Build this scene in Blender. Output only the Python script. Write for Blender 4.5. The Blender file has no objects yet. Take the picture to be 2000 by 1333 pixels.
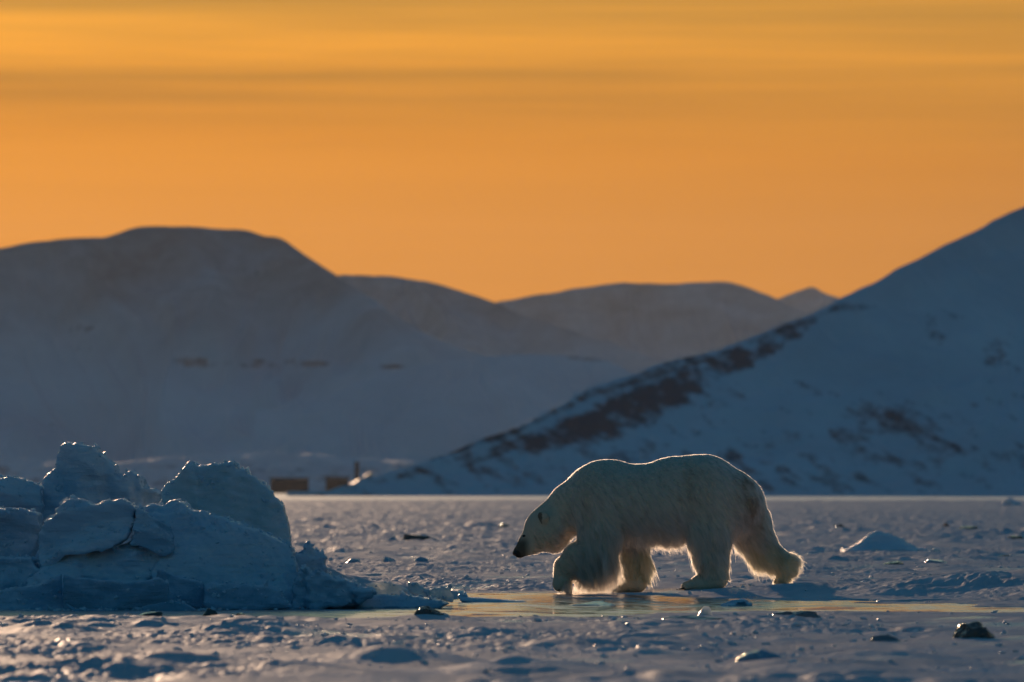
import bpy, math, random
import numpy as np
from mathutils import Vector

R = math.radians
scn = bpy.context.scene
col = scn.collection
random.seed(7)

# ------------------------------------------------------------------ camera
FPX = 300.0 / 36.0 * 2000.0        # focal length in photo pixels
HOR = 960.0                        # photo row of the horizon
CAMZ = 0.99                        # lens height above the ice
BD = 83.0                          # distance of the bear

cam_d = bpy.data.cameras.new('camera')
cam = bpy.data.objects.new('camera', cam_d)
col.objects.link(cam)
cam_d.sensor_width = 36.0
cam_d.lens = 300.0
cam_d.clip_start = 0.5
cam_d.clip_end = 80000.0
cam.location = (0, 0, CAMZ)
cam.rotation_euler = (R(90) + math.atan((HOR - 666.5) / FPX), 0, 0)
cam_d.dof.use_dof = True
cam_d.dof.focus_distance = BD - 0.4
cam_d.dof.aperture_fstop = 5.4
scn.camera = cam

# ------------------------------------------------------------------ light
SUN_EL, SUN_AZ = 6.8, -6.0        # degrees; azimuth from +Y, negative = left
se, sa = R(SUN_EL), R(SUN_AZ)
SUN = Vector((math.sin(sa) * math.cos(se), math.cos(sa) * math.cos(se), math.sin(se)))
sun_d = bpy.data.lights.new('sun', 'SUN')
sun_d.energy = 2.7
sun_d.angle = R(0.53)
sun_d.color = (1.0, 0.66, 0.42)
sun = bpy.data.objects.new('sun', sun_d)
col.objects.link(sun)
sun.rotation_euler = SUN.to_track_quat('Z', 'Y').to_euler()

world = bpy.data.worlds.new('World')
scn.world = world
world.use_nodes = True
wt = world.node_tree
wt.nodes.clear()


def nd(t, typ, **kw):
    n = t.nodes.new(typ)
    for k, v in kw.items():
        if k.startswith('i_'):
            n.inputs[int(k[2:])].default_value = v
        else:
            setattr(n, k, v)
    return n


def mth(t, op, a, b=None, clamp=False):
    n = t.nodes.new('ShaderNodeMath')
    n.operation = op
    n.use_clamp = clamp
    for i, v in enumerate((a, b)):
        if v is None:
            continue
        if isinstance(v, (int, float)):
            n.inputs[i].default_value = v
        else:
            t.links.new(v, n.inputs[i])
    return n.outputs[0]


def vmth(t, op, a, b=None):
    n = t.nodes.new('ShaderNodeVectorMath')
    n.operation = op
    for i, v in enumerate((a, b)):
        if v is None:
            continue
        if isinstance(v, (tuple, list, Vector)):
            n.inputs[i].default_value = tuple(v)
        else:
            t.links.new(v, n.inputs[i])
    return n


def mixc(t, fac, a, b, blend='MIX'):
    n = t.nodes.new('ShaderNodeMix')
    n.data_type = 'RGBA'
    n.blend_type = blend
    n.clamp_factor = True
    for sock, v in ((n.inputs[0], fac), (n.inputs[6], a), (n.inputs[7], b)):
        if isinstance(v, (int, float)):
            sock.default_value = v
        elif isinstance(v, tuple):
            sock.default_value = v if len(v) == 4 else v + (1,)
        else:
            t.links.new(v, sock)
    return n.outputs[2]


def ramp(t, fac, stops, interp='LINEAR'):
    n = t.nodes.new('ShaderNodeValToRGB')
    n.color_ramp.interpolation = interp
    e = n.color_ramp.elements
    while len(e) < len(stops):
        e.new(0.5)
    for i, (p, c) in enumerate(stops):
        e[i].position = p
        e[i].color = c if len(c) == 4 else tuple(c) + (1,)
    t.links.new(fac, n.inputs[0])
    return n.outputs[0]


def noise(t, vec, scale, detail=4, rough=0.55, dist=0.0):
    n = t.nodes.new('ShaderNodeTexNoise')
    n.inputs['Scale'].default_value = scale
    n.inputs['Detail'].default_value = detail
    n.inputs['Roughness'].default_value = rough
    n.inputs['Distortion'].default_value = dist
    if vec is not None:
        t.links.new(vec, n.inputs['Vector'])
    return n.outputs['Fac']


# sky: Nishita overhead and behind, dusty amber belt of thin cloud toward the sun
tc = nd(wt, 'ShaderNodeTexCoord')
DIR = tc.outputs['Generated']
nish = nd(wt, 'ShaderNodeTexSky')
nish.sky_type = 'NISHITA'
nish.sun_disc = False
nish.sun_elevation = se
nish.sun_rotation = sa
nish.air_density = 1.6
nish.dust_density = 2.0
nish.ozone_density = 4.0
cool = mixc(wt, 1.0, nish.outputs[0], (0.31, 0.85, 1.10), 'MULTIPLY')
cool_s = vmth(wt, 'SCALE', cool)
cool_s.inputs['Scale'].default_value = 0.085

sep = nd(wt, 'ShaderNodeSeparateXYZ')
wt.links.new(DIR, sep.inputs[0])
elev = mth(wt, 'ARCSINE', sep.outputs[2])                       # radians
epos = mth(wt, 'MAXIMUM', elev, 0.0)
azim = mth(wt, 'ARCTAN2', sep.outputs[0], sep.outputs[1])       # 0 = +Y
cosang = vmth(wt, 'DOT_PRODUCT', DIR, SUN).outputs['Value']
ang = mth(wt, 'ARCCOSINE', mth(wt, 'MINIMUM', cosang, 0.99999))
aure = mth(wt, 'EXPONENT', mth(wt, 'MULTIPLY', ang, -1.0 / R(12)))
cosaz = mth(wt, 'COSINE', mth(wt, 'SUBTRACT', azim, sa))
azw = mth(wt, 'POWER', mth(wt, 'MULTIPLY_ADD', cosaz, 0.5), 4.0)
_n = azw.node.inputs[0].links[0].from_node
_n.inputs[2].default_value = 0.5
belt = mth(wt, 'MULTIPLY', mth(wt, 'EXPONENT', mth(wt, 'MULTIPLY', epos, -1.0 / R(11))), azw, True)
belt = mth(wt, 'MINIMUM', mth(wt, 'MULTIPLY', belt, 1.25), 1.0)

# streaked cirrus: azimuth / elevation space, stretched along the horizon
comb = nd(wt, 'ShaderNodeCombineXYZ')
wt.links.new(mth(wt, 'MULTIPLY', azim, 5.0), comb.inputs[0])
wt.links.new(mth(wt, 'MULTIPLY', elev, 125.0), comb.inputs[1])
n1 = noise(wt, comb.outputs[0], 1.0, 5, 0.55, 0.35)
comb2 = nd(wt, 'ShaderNodeCombineXYZ')
wt.links.new(mth(wt, 'MULTIPLY', azim, 16.0), comb2.inputs[0])
wt.links.new(mth(wt, 'MULTIPLY', elev, 330.0), comb2.inputs[1])
n2 = noise(wt, comb2.outputs[0], 1.0, 3, 0.5, 0.2)
high = mth(wt, 'MULTIPLY', mth(wt, 'SUBTRACT', elev, R(2.15)), 1.0 / R(0.9), True)   # streaks only higher up
cl = mth(wt, 'ADD', mth(wt, 'MULTIPLY', mth(wt, 'SUBTRACT', n1, 0.5), 1.2),
         mth(wt, 'MULTIPLY', mth(wt, 'SUBTRACT', n2, 0.5), 0.6))
cl = mth(wt, 'MULTIPLY', cl, mth(wt, 'MULTIPLY_ADD', high, 0.9))
cl.node.inputs[0].links[0].from_node  # keep reference
cl.node.inputs[1].links[0].from_node.inputs[2].default_value = 0.10


def streak(el_deg, width, amt, side):
    """one long cirrus streak at a given elevation, wavering with the cloud noise"""
    e = mth(wt, 'ADD', elev, mth(wt, 'MULTIPLY', mth(wt, 'SUBTRACT', n1, 0.5), R(0.16)))
    q = mth(wt, 'MULTIPLY', mth(wt, 'SUBTRACT', e, R(el_deg)), 1.0 / R(width))
    g = mth(wt, 'EXPONENT', mth(wt, 'MULTIPLY', mth(wt, 'MULTIPLY', q, q), -1.0))
    f = mth(wt, 'MULTIPLY_ADD', azim, side / R(5.0), True)
    f.node.inputs[2].default_value = 0.5
    return mth(wt, 'MULTIPLY', mth(wt, 'MULTIPLY', g, f), amt)


for (a_, w_, m_, s_) in ((3.30, 0.10, -0.42, -1.0), (2.78, 0.08, -0.30, -1.0), (3.02, 0.12, 0.10, -0.6), (3.18, 0.06, -0.22, 1.0), (2.62, 0.06, -0.16, -0.6)):
    cl = mth(wt, 'ADD', cl, streak(a_, w_, m_, s_))
gain = mth(wt, 'ADD', 1.0, cl)
gain = mth(wt, 'MAXIMUM', gain, 0.35)

warm = mixc(wt, mth(wt, 'MULTIPLY', epos, 1.0 / R(3.3), True),
            (0.93, 0.342, 0.045), (0.97, 0.335, 0.004))
warm = mixc(wt, mth(wt, 'MULTIPLY', mth(wt, 'SUBTRACT', epos, R(3.5)), 1.0 / R(3.0), True), warm, (0.92, 0.66, 0.42))
wfar = mixc(wt, mth(wt, 'MULTIPLY', mth(wt, 'SUBTRACT', ang, R(10)), 1.0 / R(12), True),
            warm, (0.66, 0.30, 0.11))
inten = mth(wt, 'MULTIPLY_ADD', aure, 0.95)
inten.node.inputs[2].default_value = 0.22
warm_s = vmth(wt, 'SCALE', wfar)
wt.links.new(mth(wt, 'MULTIPLY', inten, gain), warm_s.inputs['Scale'])
skyc = mixc(wt, belt, cool_s.outputs[0], warm_s.outputs[0])
bg = nd(wt, 'ShaderNodeBackground')
wt.links.new(skyc, bg.inputs[0])
bg.inputs[1].default_value = 1.0
wo = nd(wt, 'ShaderNodeOutputWorld')
wt.links.new(bg.outputs[0], wo.inputs[0])

scn.view_settings.view_transform = 'Standard'
scn.view_settings.look = 'None'
scn.view_settings.exposure = 0.0
scn.view_settings.gamma = 1.0
scn.view_settings.use_curve_mapping = False
scn.cycles.use_denoising = True
scn.cycles.max_bounces = 10
scn.cycles.diffuse_bounces = 3
scn.cycles.volume_bounces = 0
scn.cycles.transmission_bounces = 8
scn.cycles.caustics_reflective = False
scn.cycles.caustics_refractive = False
scn.cycles.sample_clamp_indirect = 3.0


# ------------------------------------------------------------------ helpers
def px(pxx, pyy, d):
    """photo pixel at distance d along +Y -> world x, z"""
    return (pxx - 1000.0) / FPX * d, CAMZ + (HOR - pyy) / FPX * d


def gpx(pxx, pyy):
    """photo pixel on the level ice -> world x, y"""
    d = FPX * CAMZ / (pyy - HOR)
    return (pxx - 1000.0) / FPX * d, d


def _hash(ix, iy, iz, seed):
    h = (ix.astype(np.int64) * 374761393 + iy.astype(np.int64) * 668265263
         + iz.astype(np.int64) * 2147483647 + seed * 974634777) & 0xFFFFFFFF
    h = ((h ^ (h >> 13)) * 1274126177) & 0xFFFFFFFF
    h = ((h ^ (h >> 16)) * 2246822519) & 0xFFFFFFFF
    h ^= h >> 15
    return (h & 0xFFFFFF).astype(np.float32) / 8388608.0 - 1.0


def vnoise(x, y, z=None, seed=0):
    """smooth value noise in [-1, 1]"""
    x = np.asarray(x, np.float32)
    y = np.asarray(y, np.float32)
    x, y = np.broadcast_arrays(x, y)
    fx, fy = np.floor(x), np.floor(y)
    tx, ty = x - fx, y - fy
    tx = tx * tx * tx * (tx * (tx * 6 - 15) + 10)
    ty = ty * ty * ty * (ty * (ty * 6 - 15) + 10)
    ix, iy = fx.astype(np.int64), fy.astype(np.int64)
    if z is None:
        o = np.zeros_like(ix)
        a = _hash(ix, iy, o, seed)
        b = _hash(ix + 1, iy, o, seed)
        c = _hash(ix, iy + 1, o, seed)
        d = _hash(ix + 1, iy + 1, o, seed)
        return (a + (b - a) * tx) * (1 - ty) + (c + (d - c) * tx) * ty
    z = np.broadcast_to(np.asarray(z, np.float32), x.shape)
    fz = np.floor(z)
    tz = z - fz
    tz = tz * tz * tz * (tz * (tz * 6 - 15) + 10)
    iz = fz.astype(np.int64)
    out = 0
    for dz, wz in ((0, 1 - tz), (1, tz)):
        a = _hash(ix, iy, iz + dz, seed)
        b = _hash(ix + 1, iy, iz + dz, seed)
        c = _hash(ix, iy + 1, iz + dz, seed)
        d = _hash(ix + 1, iy + 1, iz + dz, seed)
        out = out + wz * ((a + (b - a) * tx) * (1 - ty) + (c + (d - c) * tx) * ty)
    return out


def fbm(x, y, z=None, seed=0, octv=4, gain=0.5):
    s, a, f = 0, 1.0, 1.0
    for i in range(octv):
        s = s + a * vnoise(x * f, y * f, None if z is None else z * f, seed + 17 * i)
        a *= gain
        f *= 2.03
    return s


def sstep(a, b, v):
    t = np.clip((v - a) / (b - a), 0, 1)
    return t * t * (3 - 2 * t)


def quad_mesh(name, V, Q, smooth=True):
    me = bpy.data.meshes.new(name)
    V = np.ascontiguousarray(V, np.float32)
    Q = np.ascontiguousarray(Q, np.int32)
    n, k = Q.shape
    me.vertices.add(len(V))
    me.vertices.foreach_set('co', V.ravel())
    me.loops.add(n * k)
    me.loops.foreach_set('vertex_index', Q.ravel())
    me.polygons.add(n)
    me.polygons.foreach_set('loop_start', np.arange(0, n * k, k, dtype=np.int32))
    me.polygons.foreach_set('use_smooth', np.full(n, smooth, dtype=bool))
    me.update(calc_edges=True)
    return me


def grid_quads(nr, nc):
    i = np.arange(nr - 1)[:, None] * nc + np.arange(nc - 1)[None, :]
    return np.stack([i, i + 1, i + nc + 1, i + nc], -1).reshape(-1, 4)


def vattr(me, name, arr):
    a = me.attributes.new(name, 'FLOAT', 'POINT')
    a.data.foreach_set('value', np.ascontiguousarray(arr, np.float32).ravel())


def link(name, me, mat=None, parent=None, **props):
    o = bpy.data.objects.new(name, me)
    col.objects.link(o)
    if mat is not None:
        me.materials.append(mat)
    if parent is not None:
        o.parent = parent
    for k, v in props.items():
        o[k] = v
    return o


def empty(name, loc, label, cat, group=None):
    o = bpy.data.objects.new(name, None)
    col.objects.link(o)
    o.location = loc
    o.empty_display_size = 0.1
    o['label'] = label
    o['category'] = cat
    if group:
        o['group'] = group
    return o


CORN = [(0, 0, 0), (1, 0, 0), (0, 1, 0), (1, 1, 0), (0, 0, 1), (1, 0, 1), (0, 1, 1), (1, 1, 1)]
EDG = [(0, 1), (2, 3), (4, 5), (6, 7), (0, 2), (1, 3), (4, 6), (5, 7), (0, 4), (1, 5), (2, 6), (3, 7)]


def surface_nets(F, org, h):
    """signed distance samples -> closed quad surface"""
    F = F.astype(np.float32)
    s = F < 0
    nx, ny, nz = F.shape
    cnt = np.zeros((nx - 1, ny - 1, nz - 1), np.int8)
    for c in CORN:
        cnt += s[c[0]:nx - 1 + c[0], c[1]:ny - 1 + c[1], c[2]:nz - 1 + c[2]]
    act = np.argwhere((cnt > 0) & (cnt < 8))
    idx = np.full(cnt.shape, -1, np.int32)
    idx[act[:, 0], act[:, 1], act[:, 2]] = np.arange(len(act))
    fv = [F[act[:, 0] + c[0], act[:, 1] + c[1], act[:, 2] + c[2]] for c in CORN]
    pos = np.zeros((len(act), 3), np.float32)
    k = np.zeros(len(act), np.float32)
    for a, b in EDG:
        fa, fb = fv[a], fv[b]
        m = (fa < 0) != (fb < 0)
        t = np.where(m, fa / np.where(m, fa - fb, 1), 0)
        A = np.array(CORN[a], np.float32)
        D = np.array(CORN[b], np.float32) - A
        pos += m[:, None] * (A + t[:, None] * D)
        k += m
    pos = (act + pos / k[:, None]) * np.asarray(h, np.float32) + np.asarray(org, np.float32)
    quads = []
    for ax in range(3):
        sl0 = [slice(1, -1)] * 3
        sl1 = [slice(1, -1)] * 3
        sl0[ax] = slice(0, -1)
        sl1[ax] = slice(1, None)
        a, b = s[tuple(sl0)], s[tuple(sl1)]
        e = np.argwhere(a != b)
        if not len(e):
            continue
        fl = a[e[:, 0], e[:, 1], e[:, 2]]
        u, v = [(1, 2), (2, 0), (0, 1)][ax]
        off = np.ones(3, int)
        off[ax] = 0
        e = e + off
        du = np.zeros(3, int)
        du[u] = 1
        dv = np.zeros(3, int)
        dv[v] = 1

        def g(q):
            return idx[q[:, 0], q[:, 1], q[:, 2]]
        q = np.stack([g(e - du - dv), g(e - dv), g(e), g(e - du)], 1)
        q[~fl] = q[~fl][:, ::-1]
        quads.append(q)
    return pos, np.concatenate(quads)


def poly_sdf(P, X, Z):
    """2-D signed distance to polygon P (n,2), negative inside"""
    P = np.asarray(P, np.float32)
    d = np.full(X.shape, 1e9, np.float32)
    ins = np.zeros(X.shape, bool)
    for i in range(len(P)):
        a, b = P[i], P[(i + 1) % len(P)]
        e = b - a
        wx, wz = X - a[0], Z - a[1]
        t = np.clip((wx * e[0] + wz * e[1]) / max(float(e @ e), 1e-12), 0, 1)
        d = np.minimum(d, (wx - e[0] * t) ** 2 + (wz - e[1] * t) ** 2)
        c = (a[1] <= Z) != (b[1] <= Z)
        with np.errstate(divide='ignore', invalid='ignore'):
            xi = a[0] + (Z - a[1]) / (e[1] if e[1] != 0 else 1e-9) * e[0]
        ins ^= c & (X < xi)
    d = np.sqrt(d)
    return np.where(ins, -d, d)


# ------------------------------------------------------------------ materials
def new_mat(name):
    m = bpy.data.materials.new(name)
    m.use_nodes = True
    t = m.node_tree
    t.nodes.clear()
    o = t.nodes.new('ShaderNodeOutputMaterial')
    b = t.nodes.new('ShaderNodeBsdfPrincipled')
    t.links.new(b.outputs[0], o.inputs[0])
    return m, t, b, o


def mat_snow_ground():
    m, t, b, o = new_mat('wind_packed_snow')
    geo = nd(t, 'ShaderNodeNewGeometry')
    P = geo.outputs['Position']
    n_big = noise(t, P, 0.9, 4, 0.6)
    at = nd(t, 'ShaderNodeAttribute', attribute_name='icy')
    icy = mth(t, 'MULTIPLY', at.outputs['Fac'], 1.0, True)
    c1 = ramp(t, n_big, [(0.3, (0.54, 0.57, 0.62)), (0.7, (0.72, 0.74, 0.78))])
    gl = nd(t, 'ShaderNodeAttribute', attribute_name='glaze').outputs['Fac']
    c2 = mixc(t, icy, c1, (0.42, 0.56, 0.66))
    t.links.new(c2, b.inputs['Base Color'])
    rr = mth(t, 'MULTIPLY_ADD', icy, -0.42)
    rr.node.inputs[2].default_value = 0.62
    t.links.new(mth(t, 'SUBTRACT', rr, mth(t, 'MULTIPLY', gl, 0.17)), b.inputs['Roughness'])
    sp_ = mth(t, 'ADD', mth(t, 'MULTIPLY', gl, 0.95), mth(t, 'MULTIPLY', icy, 0.14))
    sp_ = mth(t, 'ADD', sp_, 0.02)
    t.links.new(sp_, b.inputs['Specular IOR Level'])
    t.links.new(mth(t, 'SUBTRACT', 1.0, gl), b.inputs['Diffuse Roughness'])
    b.inputs['IOR'].default_value = 1.31
    bp = nd(t, 'ShaderNodeBump')
    bp.inputs['Strength'].default_value = 0.7
    bp.inputs['Distance'].default_value = 0.02
    t.links.new(noise(t, P, 28.0, 4, 0.65), bp.inputs['Height'])
    bs = mth(t, 'MULTIPLY_ADD', gl, -0.68)
    bs.node.inputs[2].default_value = 0.7
    t.links.new(bs, bp.inputs['Strength'])
    t.links.new(bp.outputs[0], b.inputs['Normal'])
    return m


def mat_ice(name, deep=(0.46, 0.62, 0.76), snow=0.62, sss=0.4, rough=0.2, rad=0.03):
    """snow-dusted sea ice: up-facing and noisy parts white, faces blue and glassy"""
    m, t, b, o = new_mat(name)
    geo = nd(t, 'ShaderNodeNewGeometry')
    P = geo.outputs['Position']
    nz = nd(t, 'ShaderNodeSeparateXYZ')
    t.links.new(geo.outputs['Normal'], nz.inputs[0])
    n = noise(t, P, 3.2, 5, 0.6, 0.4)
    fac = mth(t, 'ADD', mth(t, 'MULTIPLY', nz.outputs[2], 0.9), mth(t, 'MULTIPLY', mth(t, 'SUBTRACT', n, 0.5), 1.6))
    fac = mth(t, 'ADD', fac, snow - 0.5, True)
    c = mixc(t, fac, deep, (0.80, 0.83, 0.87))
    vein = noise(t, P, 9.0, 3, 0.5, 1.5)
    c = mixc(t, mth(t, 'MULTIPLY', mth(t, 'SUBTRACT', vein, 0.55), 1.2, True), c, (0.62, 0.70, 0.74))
    t.links.new(c, b.inputs['Base Color'])
    r = mth(t, 'MULTIPLY_ADD', fac, 0.45 - rough)
    r.node.inputs[2].default_value = rough
    t.links.new(r, b.inputs['Roughness'])
    b.inputs['Subsurface Weight'].default_value = sss
    b.inputs['Subsurface Radius'].default_value = (0.55, 0.8, 1.0)
    b.inputs['Subsurface Scale'].default_value = rad
    b.inputs['IOR'].default_value = 1.31
    # wind-scoured diagonal grain plus fine crystals
    mp = nd(t, 'ShaderNodeMapping')
    mp.inputs['Rotation'].default_value = (0, R(-32), 0)
    mp.inputs['Scale'].default_value = (5.0, 9.0, 36.0)
    t.links.new(P, mp.inputs[0])
    g = noise(t, mp.outputs[0], 1.0, 3, 0.6, 0.6)
    f = noise(t, P, 45.0, 3, 0.6)
    bp = nd(t, 'ShaderNodeBump')
    bp.inputs['Strength'].default_value = 0.9
    bp.inputs['Distance'].default_value = 0.045
    t.links.new(mth(t, 'ADD', mth(t, 'MULTIPLY', g, 0.8), mth(t, 'MULTIPLY', f, 0.35)), bp.inputs['Height'])
    t.links.new(bp.outputs[0], b.inputs['Normal'])
    return m


def mat_plain(name, c, rough=0.6, metal=0.0, spec=0.5, bump=0.0, bscale=20.0, var=0.15):
    m, t, b, o = new_mat(name)
    geo = nd(t, 'ShaderNodeNewGeometry')
    n = noise(t, geo.outputs['Position'], bscale * 0.4, 4, 0.6)
    lo = tuple(x * (1 - var) for x in c)
    hi = tuple(min(1, x * (1 + var)) for x in c)
    t.links.new(ramp(t, n, [(0.3, lo), (0.7, hi)]), b.inputs['Base Color'])
    b.inputs['Roughness'].default_value = rough
    b.inputs['Metallic'].default_value = metal
    b.inputs['Specular IOR Level'].default_value = spec
    if bump:
        bp = nd(t, 'ShaderNodeBump')
        bp.inputs['Strength'].default_value = bump
        bp.inputs['Distance'].default_value = 0.02
        t.links.new(noise(t, geo.outputs['Position'], bscale, 4, 0.6), bp.inputs['Height'])
        t.links.new(bp.outputs[0], b.inputs['Normal'])
    return m


def mat_glassy(name, c, rough=0.12, trans=0.5):
    m, t, b, o = new_mat(name)
    geo = nd(t, 'ShaderNodeNewGeometry')
    n = noise(t, geo.outputs['Position'], 7.0, 4, 0.6, 0.8)
    t.links.new(mixc(t, n, tuple(x * 0.7 for x in c), tuple(min(1, x * 1.3) for x in c)), b.inputs['Base Color'])
    b.inputs['Roughness'].default_value = rough
    b.inputs['IOR'].default_value = 1.31
    b.inputs['Subsurface Weight'].default_value = trans
    b.inputs['Subsurface Radius'].default_value = (0.8, 0.85, 0.8)
    b.inputs['Subsurface Scale'].default_value = 0.08
    bp = nd(t, 'ShaderNodeBump')
    bp.inputs['Strength'].default_value = 0.5
    bp.inputs['Distance'].default_value = 0.02
    t.links.new(noise(t, geo.outputs['Position'], 14.0, 3, 0.5), bp.inputs['Height'])
    t.links.new(bp.outputs[0], b.inputs['Normal'])
    return m


def mat_water():
    m, t, b, o = new_mat('wet_refrozen_pool')
    geo = nd(t, 'ShaderNodeNewGeometry')
    mp = nd(t, 'ShaderNodeMapping')
    mp.inputs['Scale'].default_value = (1.2, 0.55, 1.0)
    t.links.new(geo.outputs['Position'], mp.inputs[0])
    n = noise(t, mp.outputs[0], 1.3, 4, 0.6, 0.5)
    n5 = noise(t, mp.outputs[0], 3.1, 5, 0.65, 1.2)
    frost = mth(t, 'MULTIPLY', mth(t, 'SUBTRACT', mth(t, 'ADD', mth(t, 'MULTIPLY', n5, 0.75), mth(t, 'MULTIPLY', n, 0.45)), 0.515), 3.5, True)
    wc = ramp(t, n, [(0.35, (0.03, 0.06, 0.085)), (0.7, (0.12, 0.19, 0.24))])
    t.links.new(mixc(t, frost, wc, (0.64, 0.66, 0.71)), b.inputs['Base Color'])
    sl = mth(t, 'MULTIPLY_ADD', frost, -0.42)
    sl.node.inputs[2].default_value = 0.5
    t.links.new(sl, b.inputs['Specular IOR Level'])
    sp = nd(t, 'ShaderNodeSeparateXYZ')
    t.links.new(geo.outputs['Position'], sp.inputs[0])
    rime = mth(t, 'MULTIPLY', mth(t, 'ADD', sp.outputs[0], 0.6), -0.8, True)      # frost-dulled toward the ridge
    r0 = ramp(t, n, [(0.38, (0.05,) * 3), (0.7, (0.22,) * 3)])
    t.links.new(mth(t, 'ADD', mth(t, 'ADD', r0, mth(t, 'MULTIPLY', rime, 0.22)), mth(t, 'MULTIPLY', frost, 0.25)), b.inputs['Roughness'])
    b.inputs['IOR'].default_value = 1.33
    return m


def mat_hill(name, rock=(0.105, 0.115, 0.135), nscale=0.02):
    m, t, b, o = new_mat(name)
    geo = nd(t, 'ShaderNodeNewGeometry')
    at = nd(t, 'ShaderNodeAttribute', attribute_name='rock')
    n = noise(t, geo.outputs['Position'], nscale, 5, 0.65, 0.3)
    f = mth(t, 'MULTIPLY', mth(t, 'SUBTRACT', mth(t, 'ADD', at.outputs['Fac'], mth(t, 'MULTIPLY', n, 0.8)), 0.78), 1.8, True)
    sn = ramp(t, noise(t, geo.outputs['Position'], nscale * 0.3, 4, 0.6), [(0.3, (0.66, 0.67, 0.70)), (0.7, (0.82, 0.83, 0.85))])
    sc = nd(t, 'ShaderNodeAttribute', attribute_name='top_dark')        # snow colour darker and browner towards the crest
    n3 = noise(t, geo.outputs['Position'], nscale * 0.5, 5, 0.65, 0.3)
    sn = mixc(t, mth(t, 'MULTIPLY', sc.outputs['Fac'], mth(t, 'MULTIPLY', n3, 1.25, True)), sn, (0.16, 0.12, 0.10))
    t.links.new(mixc(t, f, sn, rock), b.inputs['Base Color'])
    b.inputs['Roughness'].default_value = 0.8
    b.inputs['Specular IOR Level'].default_value = 0.15
    bp = nd(t, 'ShaderNodeBump')
    bp.inputs['Strength'].default_value = 0.5
    bp.inputs['Distance'].default_value = 0.12 / nscale * 0.1
    t.links.new(n, bp.inputs['Height'])
    t.links.new(bp.outputs[0], b.inputs['Normal'])
    return m


M_GROUND = mat_snow_ground()
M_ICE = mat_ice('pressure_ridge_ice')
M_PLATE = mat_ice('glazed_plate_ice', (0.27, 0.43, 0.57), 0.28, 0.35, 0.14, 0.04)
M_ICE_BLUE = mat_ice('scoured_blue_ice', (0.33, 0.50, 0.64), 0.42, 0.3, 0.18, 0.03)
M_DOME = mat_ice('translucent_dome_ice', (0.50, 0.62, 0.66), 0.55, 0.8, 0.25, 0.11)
M_ICE_CLEAR = mat_glassy('glassy_blue_ice', (0.25, 0.40, 0.50), 0.12, 0.35)
M_ICE_PALE = mat_glassy('milky_pale_ice', (0.72, 0.72, 0.70), 0.25, 0.7)
M_ICE_DARK = mat_glassy('dirty_dark_ice', (0.12, 0.115, 0.105), 0.14, 0.1)
M_ICE_GREY = mat_glassy('grey_ice', (0.22, 0.22, 0.225), 0.2, 0.3)
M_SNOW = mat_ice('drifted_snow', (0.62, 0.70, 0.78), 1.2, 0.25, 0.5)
M_WATER = mat_water()

# ------------------------------------------------------------------ the frozen fjord
FAR = [(-700, 1190), (-300, 1190), (0, 1191), (300, 1190), (560, 1186), (700, 1184), (850, 1177), (885, 1165), (905, 1158), (1000, 1157.5),
       (1200, 1160), (1290, 1163), (1400, 1169), (1500, 1171), (1700, 1176), (2000, 1185), (2400, 1196)]
NEAR = [(2400, 1206), (2000, 1196), (1700, 1196), (1500, 1194), (1420, 1194), (1300, 1199), (1100, 1203), (900, 1206), (600, 1208),
        (300, 1208), (0, 1207), (-300, 1207), (-700, 1207)]
POOL = np.array([gpx(*p) for p in FAR + NEAR], np.float32)


def ridge_profile(x, y, pts, hgt, front, back):
    """snow bank: crest polyline pts (x,y), heights, half widths toward / away from the lens"""
    p = np.array(pts, np.float32)
    yc = np.interp(x, p[:, 0], p[:, 1])
    hh = np.interp(x, p[:, 0], np.array(hgt, np.float32), left=0, right=hgt[-1])
    fr = np.interp(x, p[:, 0], np.array(front, np.float32))
    dy = y - yc
    return hh * np.where(dy < 0, sstep(-1, 0, dy / fr), sstep(1, 0, dy / back))


def gx(pxx, d):
    return (pxx - 1000.0) / FPX * d


BANK_PTS = [(gx(1225, 81.6), 81.9), (gx(1300, 81.6), 82.2), (gx(1380, 82), 82.7), (gx(1450, 83), 83.1), (gx(1530, 83.1), 83.2),
            (gx(1700, 82), 82.0), (gx(1850, 81), 81.0), (gx(2000, 80), 79.5), (gx(2400, 78), 78.0)]
BANK_H = [0.0, 0.02, 0.055, 0.085, 0.095, 0.105, 0.15, 0.19, 0.21]
BANK_F = [0.8, 1.4, 2.3, 3.0, 3.6, 3.8, 4.0, 4.6, 5.0]
DRIFT_PTS = [(gx(480, 74.6), 74.4), (gx(640, 75.0), 74.9), (gx(720, 75.6), 75.8), (gx(800, 76.6), 77.0), (gx(900, 79), 79.5), (gx(1010, 83), 82.6)]
DRIFT_H = [0.40, 0.30, 0.19, 0.12, 0.06, 0.0]
DRIFT_F = [1.5, 1.5, 1.5, 1.6, 1.7, 1.8]

# lumps and hollows that show singly: (px, row of the foot, half width m, height m)
LUMPS = [(80, 1243, 0.55, 0.045), (340, 1296, 0.28, 0.055), (775, 1298, 0.42, 0.065), (1490, 1300, 0.42, 0.012),
         (1560, 1222, 0.35, 0.0), (1350, 1222, 0.6, 0.0), (1905, 1252, 0.5, 0.01), (1050, 1310, 0.5, 0.04),
         (620, 1262, 0.4, 0.04), (1750, 1285, 0.45, 0.045), (1160, 1270, 0.5, 0.035), (200, 1320, 0.5, 0.05),
         (1640, 1325, 0.5, 0.05), (480, 1240, 0.4, 0.03), (1330, 1250, 0.4, 0.03), (960, 1245, 0.35, 0.035),
         (1870, 1300, 0.4, 0.045), (560, 1318, 0.45, 0.045), (1230, 1330, 0.4, 0.04), (840, 1212, 0.3, 0.03)]


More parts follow.
